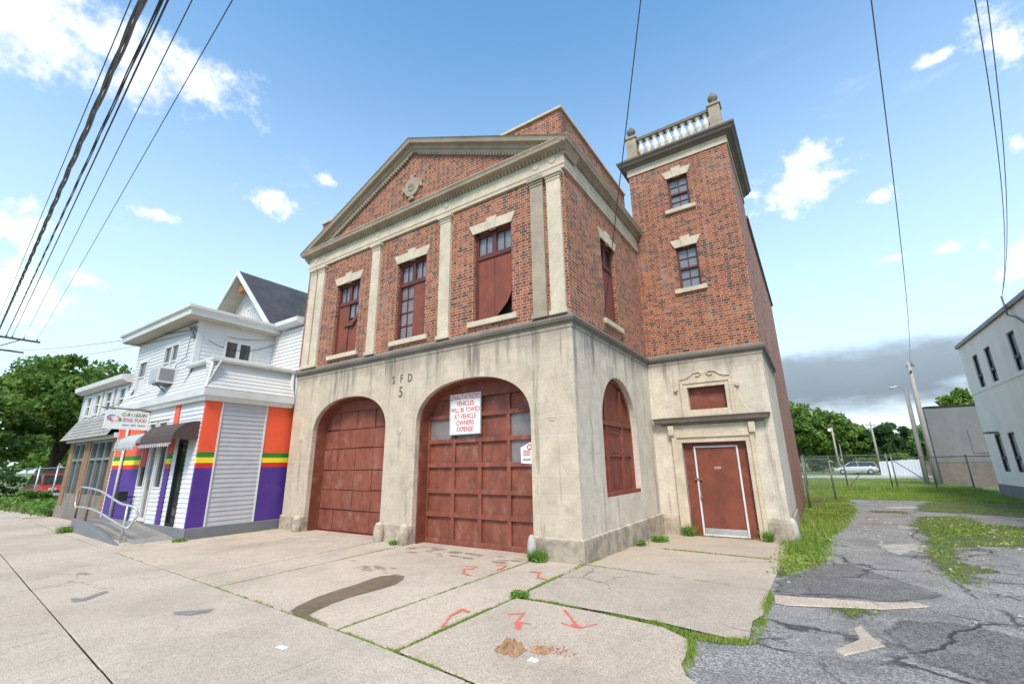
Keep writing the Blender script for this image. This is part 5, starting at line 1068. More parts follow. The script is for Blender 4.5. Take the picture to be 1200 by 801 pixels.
# ================================================================== FENCES, POLES
def chain(name, pts, h, label, posts=None, dz=0, braces=(), tall=(), rail=True, mat='galv'):
    c = Vector(pts[0]); t = thing(name, (c.x, c.y, gz(c.y)), label, 'fence')
    for a, b in zip(pts[:-1], pts[1:]):
        mb = MB(); z0, z1 = gz(a[1])+.03, gz(b[1])+.03; mb.face([(a[0], a[1], z0), (b[0], b[1], z1), (b[0], b[1], z1+h), (a[0], a[1], z0+h)]); mb.build('mesh', 'chain', t, normals=False)
    if rail: mb = MB(); mb.tube([(x, y, gz(y)+h+.03) for x, y in pts], .025, 6); mb.build('top_rail', mat, t, smooth=True)
    mb = MB(); mb.tube([(x, y, gz(y)+.06) for x, y in pts], .014, 6); mb.build('bottom_wire', mat, t)
    for i, (x, y) in enumerate(posts or pts):
        hh = h+.1+(tall[i] if i < len(tall) else 0); mb = MB(); mb.tube([(x, y, gz(y)-.2), (x, y, gz(y)+hh)], .035, 8); mb.lathe(x, y, [(.04, gz(y)+hh), (.035, gz(y)+hh+.03), (.01, gz(y)+hh+.05)], 8); mb.build('post', mat, t, smooth=True)
    for a, b in braces: mb = MB(); mb.tube([a, b], .025, 6); mb.build('brace', 'steel_dark', t)
    return t
chain('fence_gate', [(2.97, 13.2), (3.88, 17.7)], 1.75, 'open chain link gate leaf swung back along the brick wall', mat='steel_dark')
chain('chain_link_fence', [(2.74, 27), (4.75, 27), (6.83, 27)], 1.95, 'chain link gate section with diagonal braces behind the lot', tall=(0, .6, .0), braces=[((5.6, 26.97, .95), (4.85, 26.97, .1))], mat='steel_dark')
chain('chain_link_fence', [(7.05, 27), (8.72, 27), (10.1, 26.5), (10.9, 24.2)], 1.8, 'chain link fence running to the corner of the white building', tall=(.1, 0, 0, 0), braces=[((7.1, 26.97, 1.55), (8.7, 26.97, .1))], mat='steel_dark')
chain('chain_link_fence', [(-40, -.4), (-34, -.7), (-30, -.95), (-27, -.9), (-23.5, -.8), (-20.6, -.6)], 1.75, 'chain link fence in weeds beyond the grey shop')
def board_fence(name, a, b, h0, h1, mat, label, step=.16, th=.025):
    a, b = Vector(a), Vector(b); t = thing(name, (a.x, a.y, 0), label, 'fence'); L = (b-a).length; d = (b-a)/L; n = Vector((-d.y, d.x)); k = int(L/step); mb = MB()
    for i in range(k):
        p, q = a+d*(i*step), a+d*(i*step+step*.92); h = h0+(h1-h0)*i/k+random.uniform(-.03, .03); z = gz(a.y)
        mb.hull([(*p, z), (*q, z), (*(q+n*th), z), (*(p+n*th), z), (*p, z+h-.05), (*q, z+h-.05), (*(q+n*th), z+h-.05), (*(p+n*th), z+h-.05), (*((p+q)/2), z+h), (*((p+q)/2+n*th), z+h)], [(0, 1, 5, 8, 4), (2, 3, 7, 9, 6), (1, 2, 6, 5), (3, 0, 4, 7), (5, 6, 9, 8), (7, 4, 8, 9)])
    mb.build('pickets', mat, t); mb = MB()
    for hz in (.4, 1.1): p, q = a+n*.03, b+n*.03; mb.hull([(*p, hz-.04), (*q, hz-.04), (*(q+n*.05), hz-.04), (*(p+n*.05), hz-.04), (*p, hz+.04), (*q, hz+.04), (*(q+n*.05), hz+.04), (*(p+n*.05), hz+.04)], [(0, 3, 2, 1), (4, 5, 6, 7), (0, 1, 5, 4), (1, 2, 6, 5), (2, 3, 7, 6), (3, 0, 4, 7)])
    mb.build('rails', mat, t); return t
board_fence('picket_fence', (9.35, 60), (12.95, 58), 1.52, 1.75, 'fence_white', 'white vertical board fence across the field', .3)
board_fence('board_fence', (12.95, 57), (20, 55), 1.55, 1.65, 'fence_brown', 'brown board fence right of the white fence', .18)
board_fence('board_fence', (-42, 1.2), (-24.6, .75), 1.7, 1.75, 'fence_brown', 'weathered brown board fence behind the chain link and weeds', .17)
def pole(name, x, y, h, r, mat, label, cat='utility pole', lean=0): 
    t = thing(name, (x, y, gz(y)), label, cat); mb = MB(); mb.tube([(x, y, gz(y)-.3), (x+lean*.5, y, h*.5), (x+lean, y, h)], [r, r*.88, r*.72], 10); mb.build('shaft', mat, t, smooth=True); return t
up_ = pole('utility_pole', 9.72, 33, 8.05, .17, 'pole_wood', 'tall wooden utility pole with a bracket top beside the grey building', lean=.08)
mb = MB(); mb.box(9.65, 10.1, 32.9, 33.1, 7.75, 7.85); mb.lathe(9.95, 33, [(.07, 7.85), (.09, 7.95), (.05, 8.1)], 8); mb.tube([(9.8, 32.9, 7.3), (9.8, 32.75, 7.45)], .06, 6); mb.build('bracket', 'steel_dark', up_)
sl = pole('street_lamp', 9.30, 33.6, 6.2, .15, 'pole_wood', 'wooden lamp pole with a short curved arm left of the tallest pole', 'street lamp', .1)
mb = MB(); mb.tube(smooth_path([(9.38, 33.6, 5.6), (9.33, 33.55, 6.2), (9.05, 33.4, 6.5), (8.75, 33.3, 6.48)]), .035, 6); mb.build('arm', 'galv', sl)
mb = MB(); mb.lathe(8.62, 33.27, [(.08, 6.36), (.16, 6.40), (.15, 6.48), (.06, 6.54)], 10); mb.build('lamp_head', 'galv', sl)
f1 = pole('utility_pole', 6.2, 80, 6.6, .16, 'pole_wood', 'far thin pole with a white lamp standing behind the parked cars'); mb = MB(); mb.lathe(5.85, 80, [(.1, 5.9), (.25, 6.0), (.25, 6.3), (.1, 6.45)], 10); mb.tube([(5.85, 80, 6.4), (6.2, 80, 6.45)], .04, 6); mb.build('lamp_head', 'lens', f1)
f2_ = pole('utility_pole', 11.15, 80, 7.2, .16, 'pole_wood', 'far bare pole behind the white board fence'); mb = MB(); mb.box(10.5, 11.8, 79.9, 80.1, 6.6, 6.75); mb.build('crossarm', 'pole_wood', f2_)
lp = pole('utility_pole', -45, -2.55, 12.2, .14, 'pole_dark', 'dark utility pole at the left frame edge carrying the street wires', lean=.05)
mb = MB(); mb.box(-45.06, -44.94, -2.9, .1, 11.15, 11.28); mb.build('crossarm', 'pole_dark', lp)
mb = MB(); mb.box(-45.06, -44.94, -2.9, -.6, 10.2, 10.31); mb.build('crossarm', 'pole_dark', lp); mb = MB(); mb.tube([(-44.95, -.9, 11.2), (-44.95, -2.5, 10.1)], .035, 5); mb.build('brace', 'pole_dark', lp)
for y in (-2.4, -2.15, -1.7, -1.4, -.8, -.1): mb = MB(); mb.lathe(-45, y, [(.05, 11.28), (.06, 11.34), (.03, 11.45)], 8); mb.build('insulator', 'sign_grey', lp)

# ================================================================== WIRES
def para(A, Mp, B, ext=0., n=40):
    A, Mp, B = Vector(A), Vector(Mp), Vector(B); L = (B-A).length; t = max(.05, min(.95, (Mp-A).length/L)); c = (Mp-A.lerp(B, t))/(t*(1-t))
    return [A.lerp(B, q)+c*q*(1-q) for q in [(-ext+(1+ext)*i/n) for i in range(n+1)]]
def wire(path, r, mat, label, name='overhead_wire', group='overhead street wires'):
    mb = MB(); mb.tube(path, r, 5); o = mb.build(name, mat, smooth=True); return tag(o, label, 'wire', group)
def twisted(path, r, amp, k, mat, label):
    mb = MB(); P = [Vector(p) for p in path]
    for s in range(3):
        q = []
        for i in range(len(P)*4-3):
            a = i/4; j = min(int(a), len(P)-2); p = P[j].lerp(P[j+1], a-j); ph = a*k+s*2.094
            q.append(p+Vector((0, math.cos(ph)*amp, math.sin(ph)*amp)))
        mb.tube(q, r, 5)
    return tag(mb.build('overhead_wire', mat, smooth=True), label, 'wire', 'overhead street wires')
def street(i, A, mid_dz, by): 
    A = Vector(A); B = Vector((-45, by, 11.42)); Mp = A.lerp(B, .55)+Vector((0, 0, mid_dz)); return para(A, Mp, B, .6, 60)
wire(street(0, (-3.59, -6.25, 8.0), -.1, -2.4), .008, 'wire', 'thin black street wire at the far left of the bundle')
twisted(street(1, (-3.45, -6.16, 8.0), -.1, -2.15), .021, .03, 1.5, 'wire_grey', 'thick twisted grey cable in the street wires')
twisted(street(2, (-3.23, -6.01, 8.0), -.1, -1.7), .010, .017, .9, 'wire', 'black twisted pair right of the thick cable')
wire(street(3, (-3.16, -5.96, 8.0), -.15, -1.4), .014, 'wire', 'plain black cable running close beside the twisted pair')
wire(street(4, (-2.88, -5.77, 8.0), -.1, -.8), .008, 'wire', 'single thin wire second from the right of the street bundle')
wire(street(5, (-2.42, -5.45, 8.0), -.1, -.1), .0075, 'wire', 'rightmost lone wire of the street bundle')
wire(para((2.39, -2.18, 8.0), (1.2, -.3, 6.25), (.03, 1.62, 4.72), 1.5, 30), .009, 'wire', 'drop wire slanting down to the side wall of the fire station', 'service_wire', 'service drop wires')
wire(para((5.16, -.3, 8.0), (7.5, 16, 7.35), (9.86, 32.9, 8.0), .35, 40), .010, 'wire_grey', 'wire running up from the tall pole over the lot', 'service_wire', 'service drop wires')
for k_, dx in ((0, 0), (1, .12)):
    wire(para((6.42+dx, .56, 8.0), (8.4+dx*.5, 8, 7.6), (10.28, 16.2, 7.45), .5, 40), .008, 'wire_grey', ('left wire' if k_ == 0 else 'right wire')+' of the pair running to the white building roof', 'service_wire', 'service drop wires')
wire(para((-45, -1.6, 10.3), (-24, -2.0, 7.1), (-10.68, -2.18, 5.45), 0, 30), .010, 'wire', 'drooping wire from the far left pole to the shop corner', 'service_wire', 'service drop wires')
wire(para((-45, -2.0, 10.2), (-24, -2.1, 6.6), (-10.66, -2.19, 5.38), 0, 30), .008, 'wire', 'lower drooping wire from the far left pole to the shop', 'service_wire', 'service drop wires')
wire(para((-10.66, -2.19, 5.42), (-10.62, -1.0, 5.05), (-10.6, .03, 5.45), 0, 20), .008, 'wire', 'slack wire across the upper side wall of the shop', 'service_wire', 'service drop wires')
wire(para((-10.66, -2.19, 5.52), (-10.63, -1.0, 5.42), (-10.5, .0, 5.62), 0, 20), .007, 'wire', 'taut wire under the eave on the side wall of the shop', 'service_wire', 'service drop wires')
mb = MB()
for k_ in range(5): mb.tube([(-10.75-.05*k_, -2.16, 5.3+.05*k_), (-10.72-.06*k_, -2.26, 5.36+.05*k_), (-10.68, -2.2, 5.42+.03*k_)], .014, 5)
mb.box(-10.8, -10.68, -2.22, -2.13, 5.2, 5.3); mb.tube([(-10.9, -2.19, 5.3), (-11.0, -2.18, 4.7), (-11.6, -2.18, 4.5), (-11.75, -2.18, 4.1)], .01, 5); tag(mb.build('wire_bracket', 'steel_dark'), 'cluster of wire knobs on the upper corner of the shop', 'bracket')

# ================================================================== CARS
def car(name, x, y, z, ang, body, label, L=4.4, wagon=True, group=None):
    t = thing(name, (x, y, z), label, 'car', group); W_ = .88
    st = [(-.5, .42, .62, .82), (-.46, .34, .84, .95), (-.3, .22, .92, 1.0), (.1, .2, .93, 1.0), (.28, .2, .90, .99), (.42, .24, .78, .96), (.49, .34, .62, .86), (.5, .42, .55, .8)]
    def sec(u, zb, zt, wf): w = W_*wf; X = u*L; return [(X, -w*.92, zb), (X, -w, zb+(zt-zb)*.45), (X, -w*.94, zt), (X, w*.94, zt), (X, w, zb+(zt-zb)*.45), (X, w*.92, zb)]
    mb = MB(); v = [p for s in st for p in sec(*s)]; mb.hull(v, [(0, 1, 2, 3, 4, 5), tuple(range(len(v)-1, len(v)-7, -1))]+[(i*6+k, i*6+(k+1) % 6, i*6+6+(k+1) % 6, i*6+6+k) for i in range(len(st)-1) for k in range(6)])
    rear = -.47 if wagon else -.36; rt = -.42 if wagon else -.2
    cab = [(rear, .92, .80), (rt, 1.42, .66), (.0, 1.47, .68), (.12, 1.42, .66), (.27, .93, .80)]
    parts = [('body', mb, body, .03)]
    mb = MB(); vs = []
    for u, zz, wf in cab: vs += [(u*L, -W_*wf, zz), (u*L, W_*wf, zz)]
    bs = [(u*L, s*W_*.88, .90) for u in (rear, .27) for s in (-1, 1)]
    mb.hull(vs, [(0, 2, 3, 1), (6, 8, 9, 7), (0, 2, 4, 6, 8), (1, 3, 5, 7, 9), (0, 1, 9, 8)]); parts.append(('window', mb, 'glass_dark', .02))
    mb = MB(); mb.hull([(rt*L, -W_*.67, 1.43), (rt*L, W_*.67, 1.43), (0, W_*.69, 1.49), (0, -W_*.69, 1.49), (.12*L, -W_*.67, 1.43), (.12*L, W_*.67, 1.43), (rt*L, -W_*.6, 1.47), (rt*L, W_*.6, 1.47), (0, W_*.62, 1.53), (0, -W_*.62, 1.53), (.10*L, -W_*.6, 1.47), (.10*L, W_*.6, 1.47)],
        [(6, 7, 8, 9), (9, 8, 11, 10), (0, 6, 9, 3), (3, 9, 10, 4), (1, 2, 8, 7), (2, 5, 11, 8), (0, 1, 7, 6), (4, 10, 11, 5)])
    for s in (-1, 1):
        for u0, z0, u1, z1 in ((rear, .92, rt, 1.44), (-.06, .92, -.04, 1.48), (.27, .92, .12, 1.44)): mb.tube([(u0*L, s*W_*.81, z0), (u1*L, s*W_*.675, z1)], .035, 5)
    parts.append(('roof', mb, body, .0))
    for u in (-.31, .32):
        for s in (-1, 1):
            mb = MB(); mb.tube([(u*L, s*W_*.78, .32), (u*L, s*W_*1.0, .32)], .32, 18); parts.append(('wheel', mb, 'tyre', .02))
            mb = MB(); mb.tube([(u*L, s*W_*1.0, .32), (u*L, s*W_*1.015, .32)], .19, 12); parts.append(('rim', mb, 'galv', 0))
    for s in (-1, 1):
        mb = MB(); mb.box(.47*L, .503*L, s*W_*.5-.16, s*W_*.5+.16, .62, .76); parts.append(('headlight', mb, 'lens', .02))
        mb = MB(); mb.box(-.505*L, -.47*L, s*W_*.55-.12, s*W_*.55+.12, .66, .82); parts.append(('tail_light', mb, 'tail', .02))
    mb = MB(); mb.box(.48*L, .508*L, -.35, .35, .5, .62); parts.append(('grille', mb, 'black', .01))
    mb = MB(); mb.box(.47*L, .515*L, -.7, .7, .32, .48); parts.append(('bumper', mb, 'white_trim' if body == 'car_red' else body, .03))
    rot = Matrix.Rotation(ang, 4, 'Z'); wheel = None
    for n_, mb, mt, bv in parts:
        o = mb.build(n_, mt, None, bv); o.data.transform(rot); o.parent = wheel if n_ == 'rim' else t
        if n_ == 'wheel': wheel = o
    return t
car('parked_car', 7.35, 64.5, gz(9)-.0, math.pi, 'car_silver', 'silver station wagon parked on the far road')
car('parked_car', 8.9, 67.2, gz(9)-.0, 0, 'car_dark', 'dark red saloon parked beyond the silver wagon', 4.3, False)
car('parked_car', -34.5, .62, -.02, 0, 'car_red', 'red car with pale bumper parked behind the weeds at the left', 4.6, True)

# ================================================================== TREES AND PLANTS
def fast_mesh(name, V, k, mats, parent=None, mi=None):
    n = len(V)//k; me = bpy.data.meshes.new(name); me.vertices.add(len(V)); me.vertices.foreach_set('co', V.astype(np.float32).ravel())
    me.loops.add(n*k); me.loops.foreach_set('vertex_index', np.arange(n*k, dtype=np.int32)); me.polygons.add(n); me.polygons.foreach_set('loop_start', np.arange(0, n*k, k, dtype=np.int32))
    for q in mats: me.materials.append(M[q])
    if mi is not None: me.polygons.foreach_set('material_index', mi.astype(np.int32))
    me.update(calc_edges=True); me.validate(); o = bpy.data.objects.new(name, me); col.objects.link(o)
    if parent is not None: o.parent = parent
    return o
def leaves(C, size, n_up=.35):
    """quads (leaf clusters) at points C"""
    n = len(C); a = RNG.normal(size=(n, 3)); a /= np.linalg.norm(a, axis=1)[:, None]; b = RNG.normal(size=(n, 3)); b[:, 2] += n_up; b -= a*(a*b).sum(1)[:, None]; b /= np.linalg.norm(b, axis=1)[:, None]
    s = size*RNG.uniform(.55, 1.35, (n, 1)); w = s*RNG.uniform(.45, .7, (n, 1))
    return np.stack([C-a*s, C+b*w, C+a*s, C-b*w], 1).reshape(-1, 3)
def crown_pts(rx, ry, rz, n, clumps, seed, squash=.75, low=-.75):
    g = np.random.default_rng(seed); cs = []
    while len(cs) < clumps:
        p = g.uniform(-1, 1, 3)
        r = np.linalg.norm(p)
        if r < 1 and r > .35 and p[2] > low: cs.append(p)
    cs = np.array(cs); rad = g.uniform(.11, .30, clumps); k = g.integers(0, clumps, n)
    d = g.normal(size=(n, 3)); d /= np.linalg.norm(d, axis=1)[:, None]; rr = rad[k]*g.uniform(.35, 1.0, n)**.5
    P = cs[k]*.82+d*rr[:, None]*np.array([1.25, 1.25, squash]); P[:, 2] += g.normal(0, .02, n)
    return P*np.array([rx, ry, rz])
def tree(name, x, y, h, r, label, seed, n=9000, leaf=.16, mat='leaf', base=.32, clumps=60, ry=None, group='trees round the lots', low=-.75):
    t = thing(name, (x, y, gz(y)), label, 'tree', group); zc = h*(base+(1-base)/2); rz = h*(1-base)/2; g = random.Random(seed)
    P = crown_pts(r, ry or r, rz, n, clumps, seed, low=low); P[:, 2] += zc
    fast_mesh('crown', leaves(P, leaf), 4, [mat], t)
    mb = MB(); tr = max(.1, h*.026); mb.tube([(0, 0, -.3), (g.uniform(-.1, .1), g.uniform(-.1, .1), h*base*.6), (g.uniform(-.25, .25), g.uniform(-.25, .25), zc)], [tr*1.25, tr, tr*.55], 9)
    for i in range(7):
        a = g.uniform(0, 6.28); z0 = h*base*g.uniform(.65, 1.2); q = (math.cos(a)*r*g.uniform(.5, .75), math.sin(a)*(ry or r)*g.uniform(.5, .75), zc+rz*g.uniform(-.3, .6))
        mb.tube([(0, 0, z0), (q[0]*.45, q[1]*.45, z0+(q[2]-z0)*.6), q], [tr*.5, tr*.33, tr*.1], 6)
    o = mb.build('trunk', 'bark', None, smooth=True); o.parent = t; return t
tree('tree', -39, 1.3, 10.0, 4.6, 'big round green tree behind the grey shop roof', 1, 22000, .17, 'leaf', .25, 90)
tree('tree', -35.5, -2.9, 6.6, 3.2, 'lower spreading tree in front of the big round tree at the left', 2, 13000, .14, 'leaf_mid', .2, 70)
tree('tree', -44, -6.5, 7.8, 3.6, 'leafy tree at the left frame edge beyond the pole', 3, 10000, .17, 'leaf', .2)
tree('tree', -33, 5.5, 8.6, 3.6, 'tree crown rising just behind the grey shop roof', 4, 12000, .16, 'leaf', .25)
tree('tree', 1.5, 84, 11.8, 4.6, 'tallest broad tree beside the brick wall across the field', 5, 12000, .3, 'leaf', .12, 70, low=-1)
tree('tree', 6.0, 88, 10.6, 4.3, 'bright green broad tree behind the parked silver wagon', 6, 12000, .3, 'leaf', .10, 70, low=-1)
tree('tree', 10.0, 92, 8.4, 3.6, 'thin topped tree between the two far poles', 7, 8000, .28, 'leaf', .10, low=-1)
tree('tree', 13.7, 86, 8.1, 3.2, 'dark rounded tree right of the far bare pole', 8, 10000, .26, 'leaf_dark', .08, low=-1)
tree('tree', 17.6, 90, 7.2, 3.6, 'mid green tree behind the leaning lamp pole', 9, 9000, .28, 'leaf', .08, low=-1)
tree('tree', 15.6, 70, 6.4, 2.2, 'thin loose tree just left of the grey building', 10, 2600, .22, 'leaf', .3)
tree('tree', 15.0, 47, 8.0, 2.0, 'light green treetop above the grey building roof', 12, 5000, .2, 'leaf_light', .35)
tree('tree', -3.5, 88, 11, 4.5, 'broad tree mostly hidden behind the fire station', 13, 6000, .3, 'leaf', .12, low=-1)
def bush(x, y, h, r, label, seed, mat='leaf', n=2500, leaf=.08):
    t = thing('shrub', (x, y, gz(y)), label, 'shrub', 'shrubs by the fences'); P = crown_pts(r, r, h/2, n, 24, seed, low=-1); P[:, 2] += h/2; fast_mesh('foliage', leaves(P, leaf), 4, [mat], t)
    mb = MB(); g = random.Random(seed)
    for i in range(5): a = g.uniform(0, 6.3); mb.tube([(0, 0, -.1), (math.cos(a)*r*.4, math.sin(a)*r*.4, h*.7)], [.03, .01], 5)
    o = mb.build('stem', 'bark'); o.parent = t
bush(-31.5, -2.3, 2.2, 1.5, 'dark bush at the left edge beyond the fence', 21, 'leaf_dark'); bush(-27.0, -1.7, .9, 1.0, 'low green bush before the chain link fence', 22)
bush(12.4, 62, 1.9, 1.2, 'pale leafy shrub above the white board fence', 23, 'leaf_light', 1500, .14); bush(9.0, 72, 2.2, 1.8, 'light green shrub behind the parked cars', 24, 'leaf_light', 1500, .16); bush(4.0, 74, 2.6, 2.0, 'dark green hedge bush left of the parked cars', 25, 'leaf_dark', 2500, .18)
bush(13.6, 80, 2.8, 2.4, 'rounded shrub under the dark tree', 26, 'leaf', 2500, .2)
def far_wood():
    C = []
    for i in range(150):
        if i < 90: x, y = RNG.uniform(-60, 80), RNG.uniform(112, 150)
        else: x, y = RNG.uniform(-120, -70), RNG.uniform(-45, 60)
        h = RNG.uniform(6, 9.5); P = crown_pts(4, 4, h/2, 330, 14, 100+i, low=-1); P[:, 2] += h/2; C.append(P+np.array([x, y, -.15]))
    o = fast_mesh('woods', leaves(np.concatenate(C), .6), 4, ['leaf']); return tag(o, 'far-off belt of green woods closing the view', 'woods', kind='stuff')
far_wood()
def blades(pts, h, w=.008, lean=.5):
    n = len(pts); a = RNG.uniform(0, 2*np.pi, n); H = h*RNG.uniform(.45, 1.25, n); lx, ly = np.cos(a), np.sin(a); b = RNG.uniform(0, 2*np.pi, n); L = lean*H*RNG.uniform(.1, 1, n)
    W = w*RNG.uniform(.6, 1.4, n); p = pts.copy(); A = p.copy(); A[:, 0] -= lx*W; A[:, 1] -= ly*W; B = p.copy(); B[:, 0] += lx*W; B[:, 1] += ly*W
    T_ = p.copy(); T_[:, 0] += np.cos(b)*L; T_[:, 1] += np.sin(b)*L; T_[:, 2] += H
    return np.stack([A, B, T_], 1).reshape(-1, 3)
def vnoise(P, s, seed):
    g = np.random.default_rng(seed); v = np.zeros(len(P))
    for k in range(7): d = g.normal(size=2)*s*(1+.5*k); v += np.sin(P[:, 0]*d[0]+P[:, 1]*d[1]+g.uniform(0, 6.3))/(1+.3*k)
    return v/2.6
def GZ_(y): return -.022*np.clip(y, 0, 6)
def scatter(poly, dens, thr, seed, s=1.6, dz=0.):
    a = np.array(poly); lo_, hi_ = a.min(0), a.max(0); n = int((hi_-lo_).prod()*dens); P = RNG.uniform(lo_, hi_, (n, 2)); P = P[in_poly(P, poly)]; P = P[vnoise(P, s, seed)*.8+vnoise(P, s*5, seed+1)*.5+RNG.normal(0, .25, len(P)) > thr]; P = P+RNG.normal(0, .1, P.shape)
    P[:, 0] = np.where((P[:, 1] > 4.5) & (P[:, 1] < 19) & (P[:, 0] < 2.79), 2.8+RNG.uniform(0, .2, len(P)), P[:, 0])
    return np.column_stack([P, GZ_(P[:, 1])+dz])
STRIP = [(2.74, .7), (2.85, 1.3), (2.95, 1.6), (3.15, 2.3), (3.2, 2.7), (3.12, 3.4), (3.3, 4.5), (3.28, 6.1), (3.6, 7.6), (3.85, 9.8), (4.2, 13), (4.2, 17.8), (4.2, 19.5), (2.78, 19.4), (2.78, 5.4), (2.62, 4.6), (2.72, 3.7), (2.76, 2.0)]
RIGHT = [[(4.9, 1.5), (5.05, 2.5), (5.4, 2.9), (5.15, 3.8), (5.5, 5.6), (5.9, 6.2), (6.6, 6.3), (7.6, 8.5), (7.9, 10.2), (6.9, 10.5), (6.96, 12.5), (5.9, 12.0), (5.3, 9.4), (5.3, 7.2), (4.95, 5.2), (4.75, 3.2), (4.7, 2.0)], [(6.0, 14), (9.8, 12.5), (10.3, 19), (7.5, 19.6), (6.6, 17.0)], [(4.7, 12.8), (5.7, 13.1), (5.6, 13.8), (4.8, 13.6)], [(6.9, 4.6), (7.5, 5.2), (7.4, 6.0), (6.8, 5.5)], [(3.42, -1.05), (3.62, -.6), (3.75, -.42), (3.6, -.35), (3.35, -.7)]]
FIELD = [(2.8, 19.2), (10.35, 19.2), (10.35, 24), (11, 33.9), (10, 34), (10.1, 47), (9.6, 49.3), (-14, 46.5), (-14, 19.5), (2.6, 19.3)]
struct(soft_sheet('turf', [STRIP], 'turf', .006, .08, .08, .16, 3.2), 'grassy strip along the tower wall', 'stuff', 'turf'); struct(soft_sheet('turf', RIGHT, 'turf', .006, .08, .1, .42, 2.6, .85), 'patchy weeds breaking up the lot', 'stuff', 'turf'); struct(sheet('grass_field', [FIELD], 'field', .008, .1, .4), 'open grass field behind the fences', 'structure', 'field')
B = [blades(scatter(STRIP, 2400, -.35, 1), .06, .010), blades(scatter([(2.78, 2.0), (3.3, 2.4), (3.3, 5), (3.7, 9), (2.8, 10)], 700, .1, 9, 3.), .17, .012)]
for i, p in enumerate(RIGHT): B.append(blades(scatter(p, 900 if i in (0, 4) else 500, .3, 20+i, 2.4), .04, .010))
B.append(blades(scatter([(2.8, 19), (10.3, 19), (10.3, 27), (2.8, 27)], 420, -.5, 30), .10, .014)); B.append(blades(scatter([(2.8, 26.5), (11, 26.5), (10, 47), (2, 47)], 130, -.3, 31, .8), .14, .022)); B.append(blades(scatter([(2.8, 25.5), (10.3, 25.5), (10.3, 27.6), (2.8, 27.6)], 500, -.1, 33), .3, .014))
DR = blades(scatter(STRIP, 500, .1, 95, 2.), .10, .009); tag(fast_mesh('dry_grass', DR, 3, ['dry']), 'dry straw coloured blades mixed into the grass strip', 'grass', kind='stuff'); B = np.concatenate(B); LW = np.concatenate([scatter(STRIP, 1500, -.35, 77, 2.6), scatter(RIGHT[0], 350, .3, 78, 2.4)]); LW[:, 2] += RNG.uniform(.01, .06, len(LW)); tag(fast_mesh('ground_cover', leaves(LW, .026, 3.), 4, ['grass']), 'low broad leaved weeds mixed into the grass strip', 'ground cover', kind='stuff'); tag(fast_mesh('grass', B, 3, ['grass']), 'green grass growing along the tower wall and across the lot', 'grass', kind='stuff')
# weeds filling the joints between slabs
def joint(pts, wid, dens, thr, seed, h):
    out = []
    for a, b in zip(pts[:-1], pts[1:]):
        a, b = np.array(a), np.array(b); L = np.linalg.norm(b-a); n = int(L*dens); t = RNG.uniform(0, 1, (n, 1)); d = (b-a)/L; P = a+(b-a)*t+np.array([-d[1], d[0]])*RNG.normal(0, wid, (n, 1)); out.append(P)
    P = np.concatenate(out); v = vnoise(P, 3.5, seed)*.7+vnoise(P, 17., seed+3)*.5; P = P[v+RNG.normal(0, .22, len(P)) > thr]; return blades(np.column_stack([P, GZ_(P[:, 1])+.004]), h, .006, .7)
def ln(f, a, b, n=20): return [(a+(b-a)*i/n, f(a+(b-a)*i/n)) for i in range(n+1)]
Jn = [joint(ln(L1, -8.9, -3.8), .010, 500, .25, 41, .022), joint(ln(L1, -3.8, 1.0), .013, 1100, -.12, 42, .026), joint([(-4.66, -3.8), (-4.9, 0)], .012, 600, 0., 43, .024), joint([(-3.8, -3.84), (-4.03, 0)], .012, 600, .05, 44, .024), joint([(-.88, -4.02), (-.9, 0)], .012, 600, .05, 45, .024),
      joint([(.05, -4.08), (.05, -2.14), (.0, -.03)], .015, 1300, -.25, 46, .03), joint([(.05, -2.14), (.45, -2.11), (1.2, -2.13), (1.9, -2.19)], .015, 1100, -.05, 47, .032), joint([(1.75, -2.18), (2.2, -2.35), (2.5, -2.3), (2.7, -2.2)], .03, 2000, -.25, 48, .042), joint([(2.2, -2.45), (2.27, -2.75), (2.28, -3.02), (2.36, -3.22), (2.5, -3.35)], .025, 1700, -.2, 49, .04), joint([(2.7, -2.2), (2.7, -.3)], .025, 1500, -.15, 50, .04),
      joint([(.02, -.03), (2.7, -.27)], .016, 900, -.15, 51, .03), joint([(0, 2.33), (2.7, 2.13)], .018, 900, -.05, 52, .035), joint([(.04, .1), (.06, 2.3), (.06, 4.5)], .02, 500, .3, 53, .05), joint([(.5, 4.58), (2.3, 4.58)], .02, 700, .1, 54, .06), joint([(-9.05, -2.3), (-9.05, -.1)], .03, 500, .2, 55, .05), joint([(-9, .0), (-8.2, -.08)], .03, 300, .1, 56, .05), joint([(-4.9, -.12), (-4.0, -.12)], .03, 300, .2, 57, .05)]
tag(fast_mesh('joint_grass', np.concatenate(Jn), 3, ['grass']), 'short green weeds growing in the joints of the forecourt', 'grass', kind='stuff')
def tuft(x, y, r, h, n, label, seed, mat='weed', z=TOP):
    g = np.random.default_rng(seed); a = g.uniform(0, 6.28, n); q = r*np.sqrt(g.uniform(0, 1, n)); k_ = g.uniform(.5, 1.5); P = np.column_stack([q*np.cos(a)*k_, q*np.sin(a)/k_, np.zeros(n)])
    B = blades(P, h, .011, 1.1); C = np.column_stack([r*g.normal(0, .5, n), r*g.normal(0, .5, n), h*g.uniform(.1, .7, n)]); o1 = leaves(C, .028)
    V = np.concatenate([B.reshape(-1, 3, 3), B.reshape(-1, 3, 3)[:, 2:3]], 1).reshape(-1, 3) if False else B
    o = fast_mesh('weed', V, 3, [mat]); o.location = (x, y, gz(y)+z); tag(o, label, 'weed', 'weed tufts at the walls'); c = fast_mesh('leaf_cluster', o1, 4, [mat], o); return o
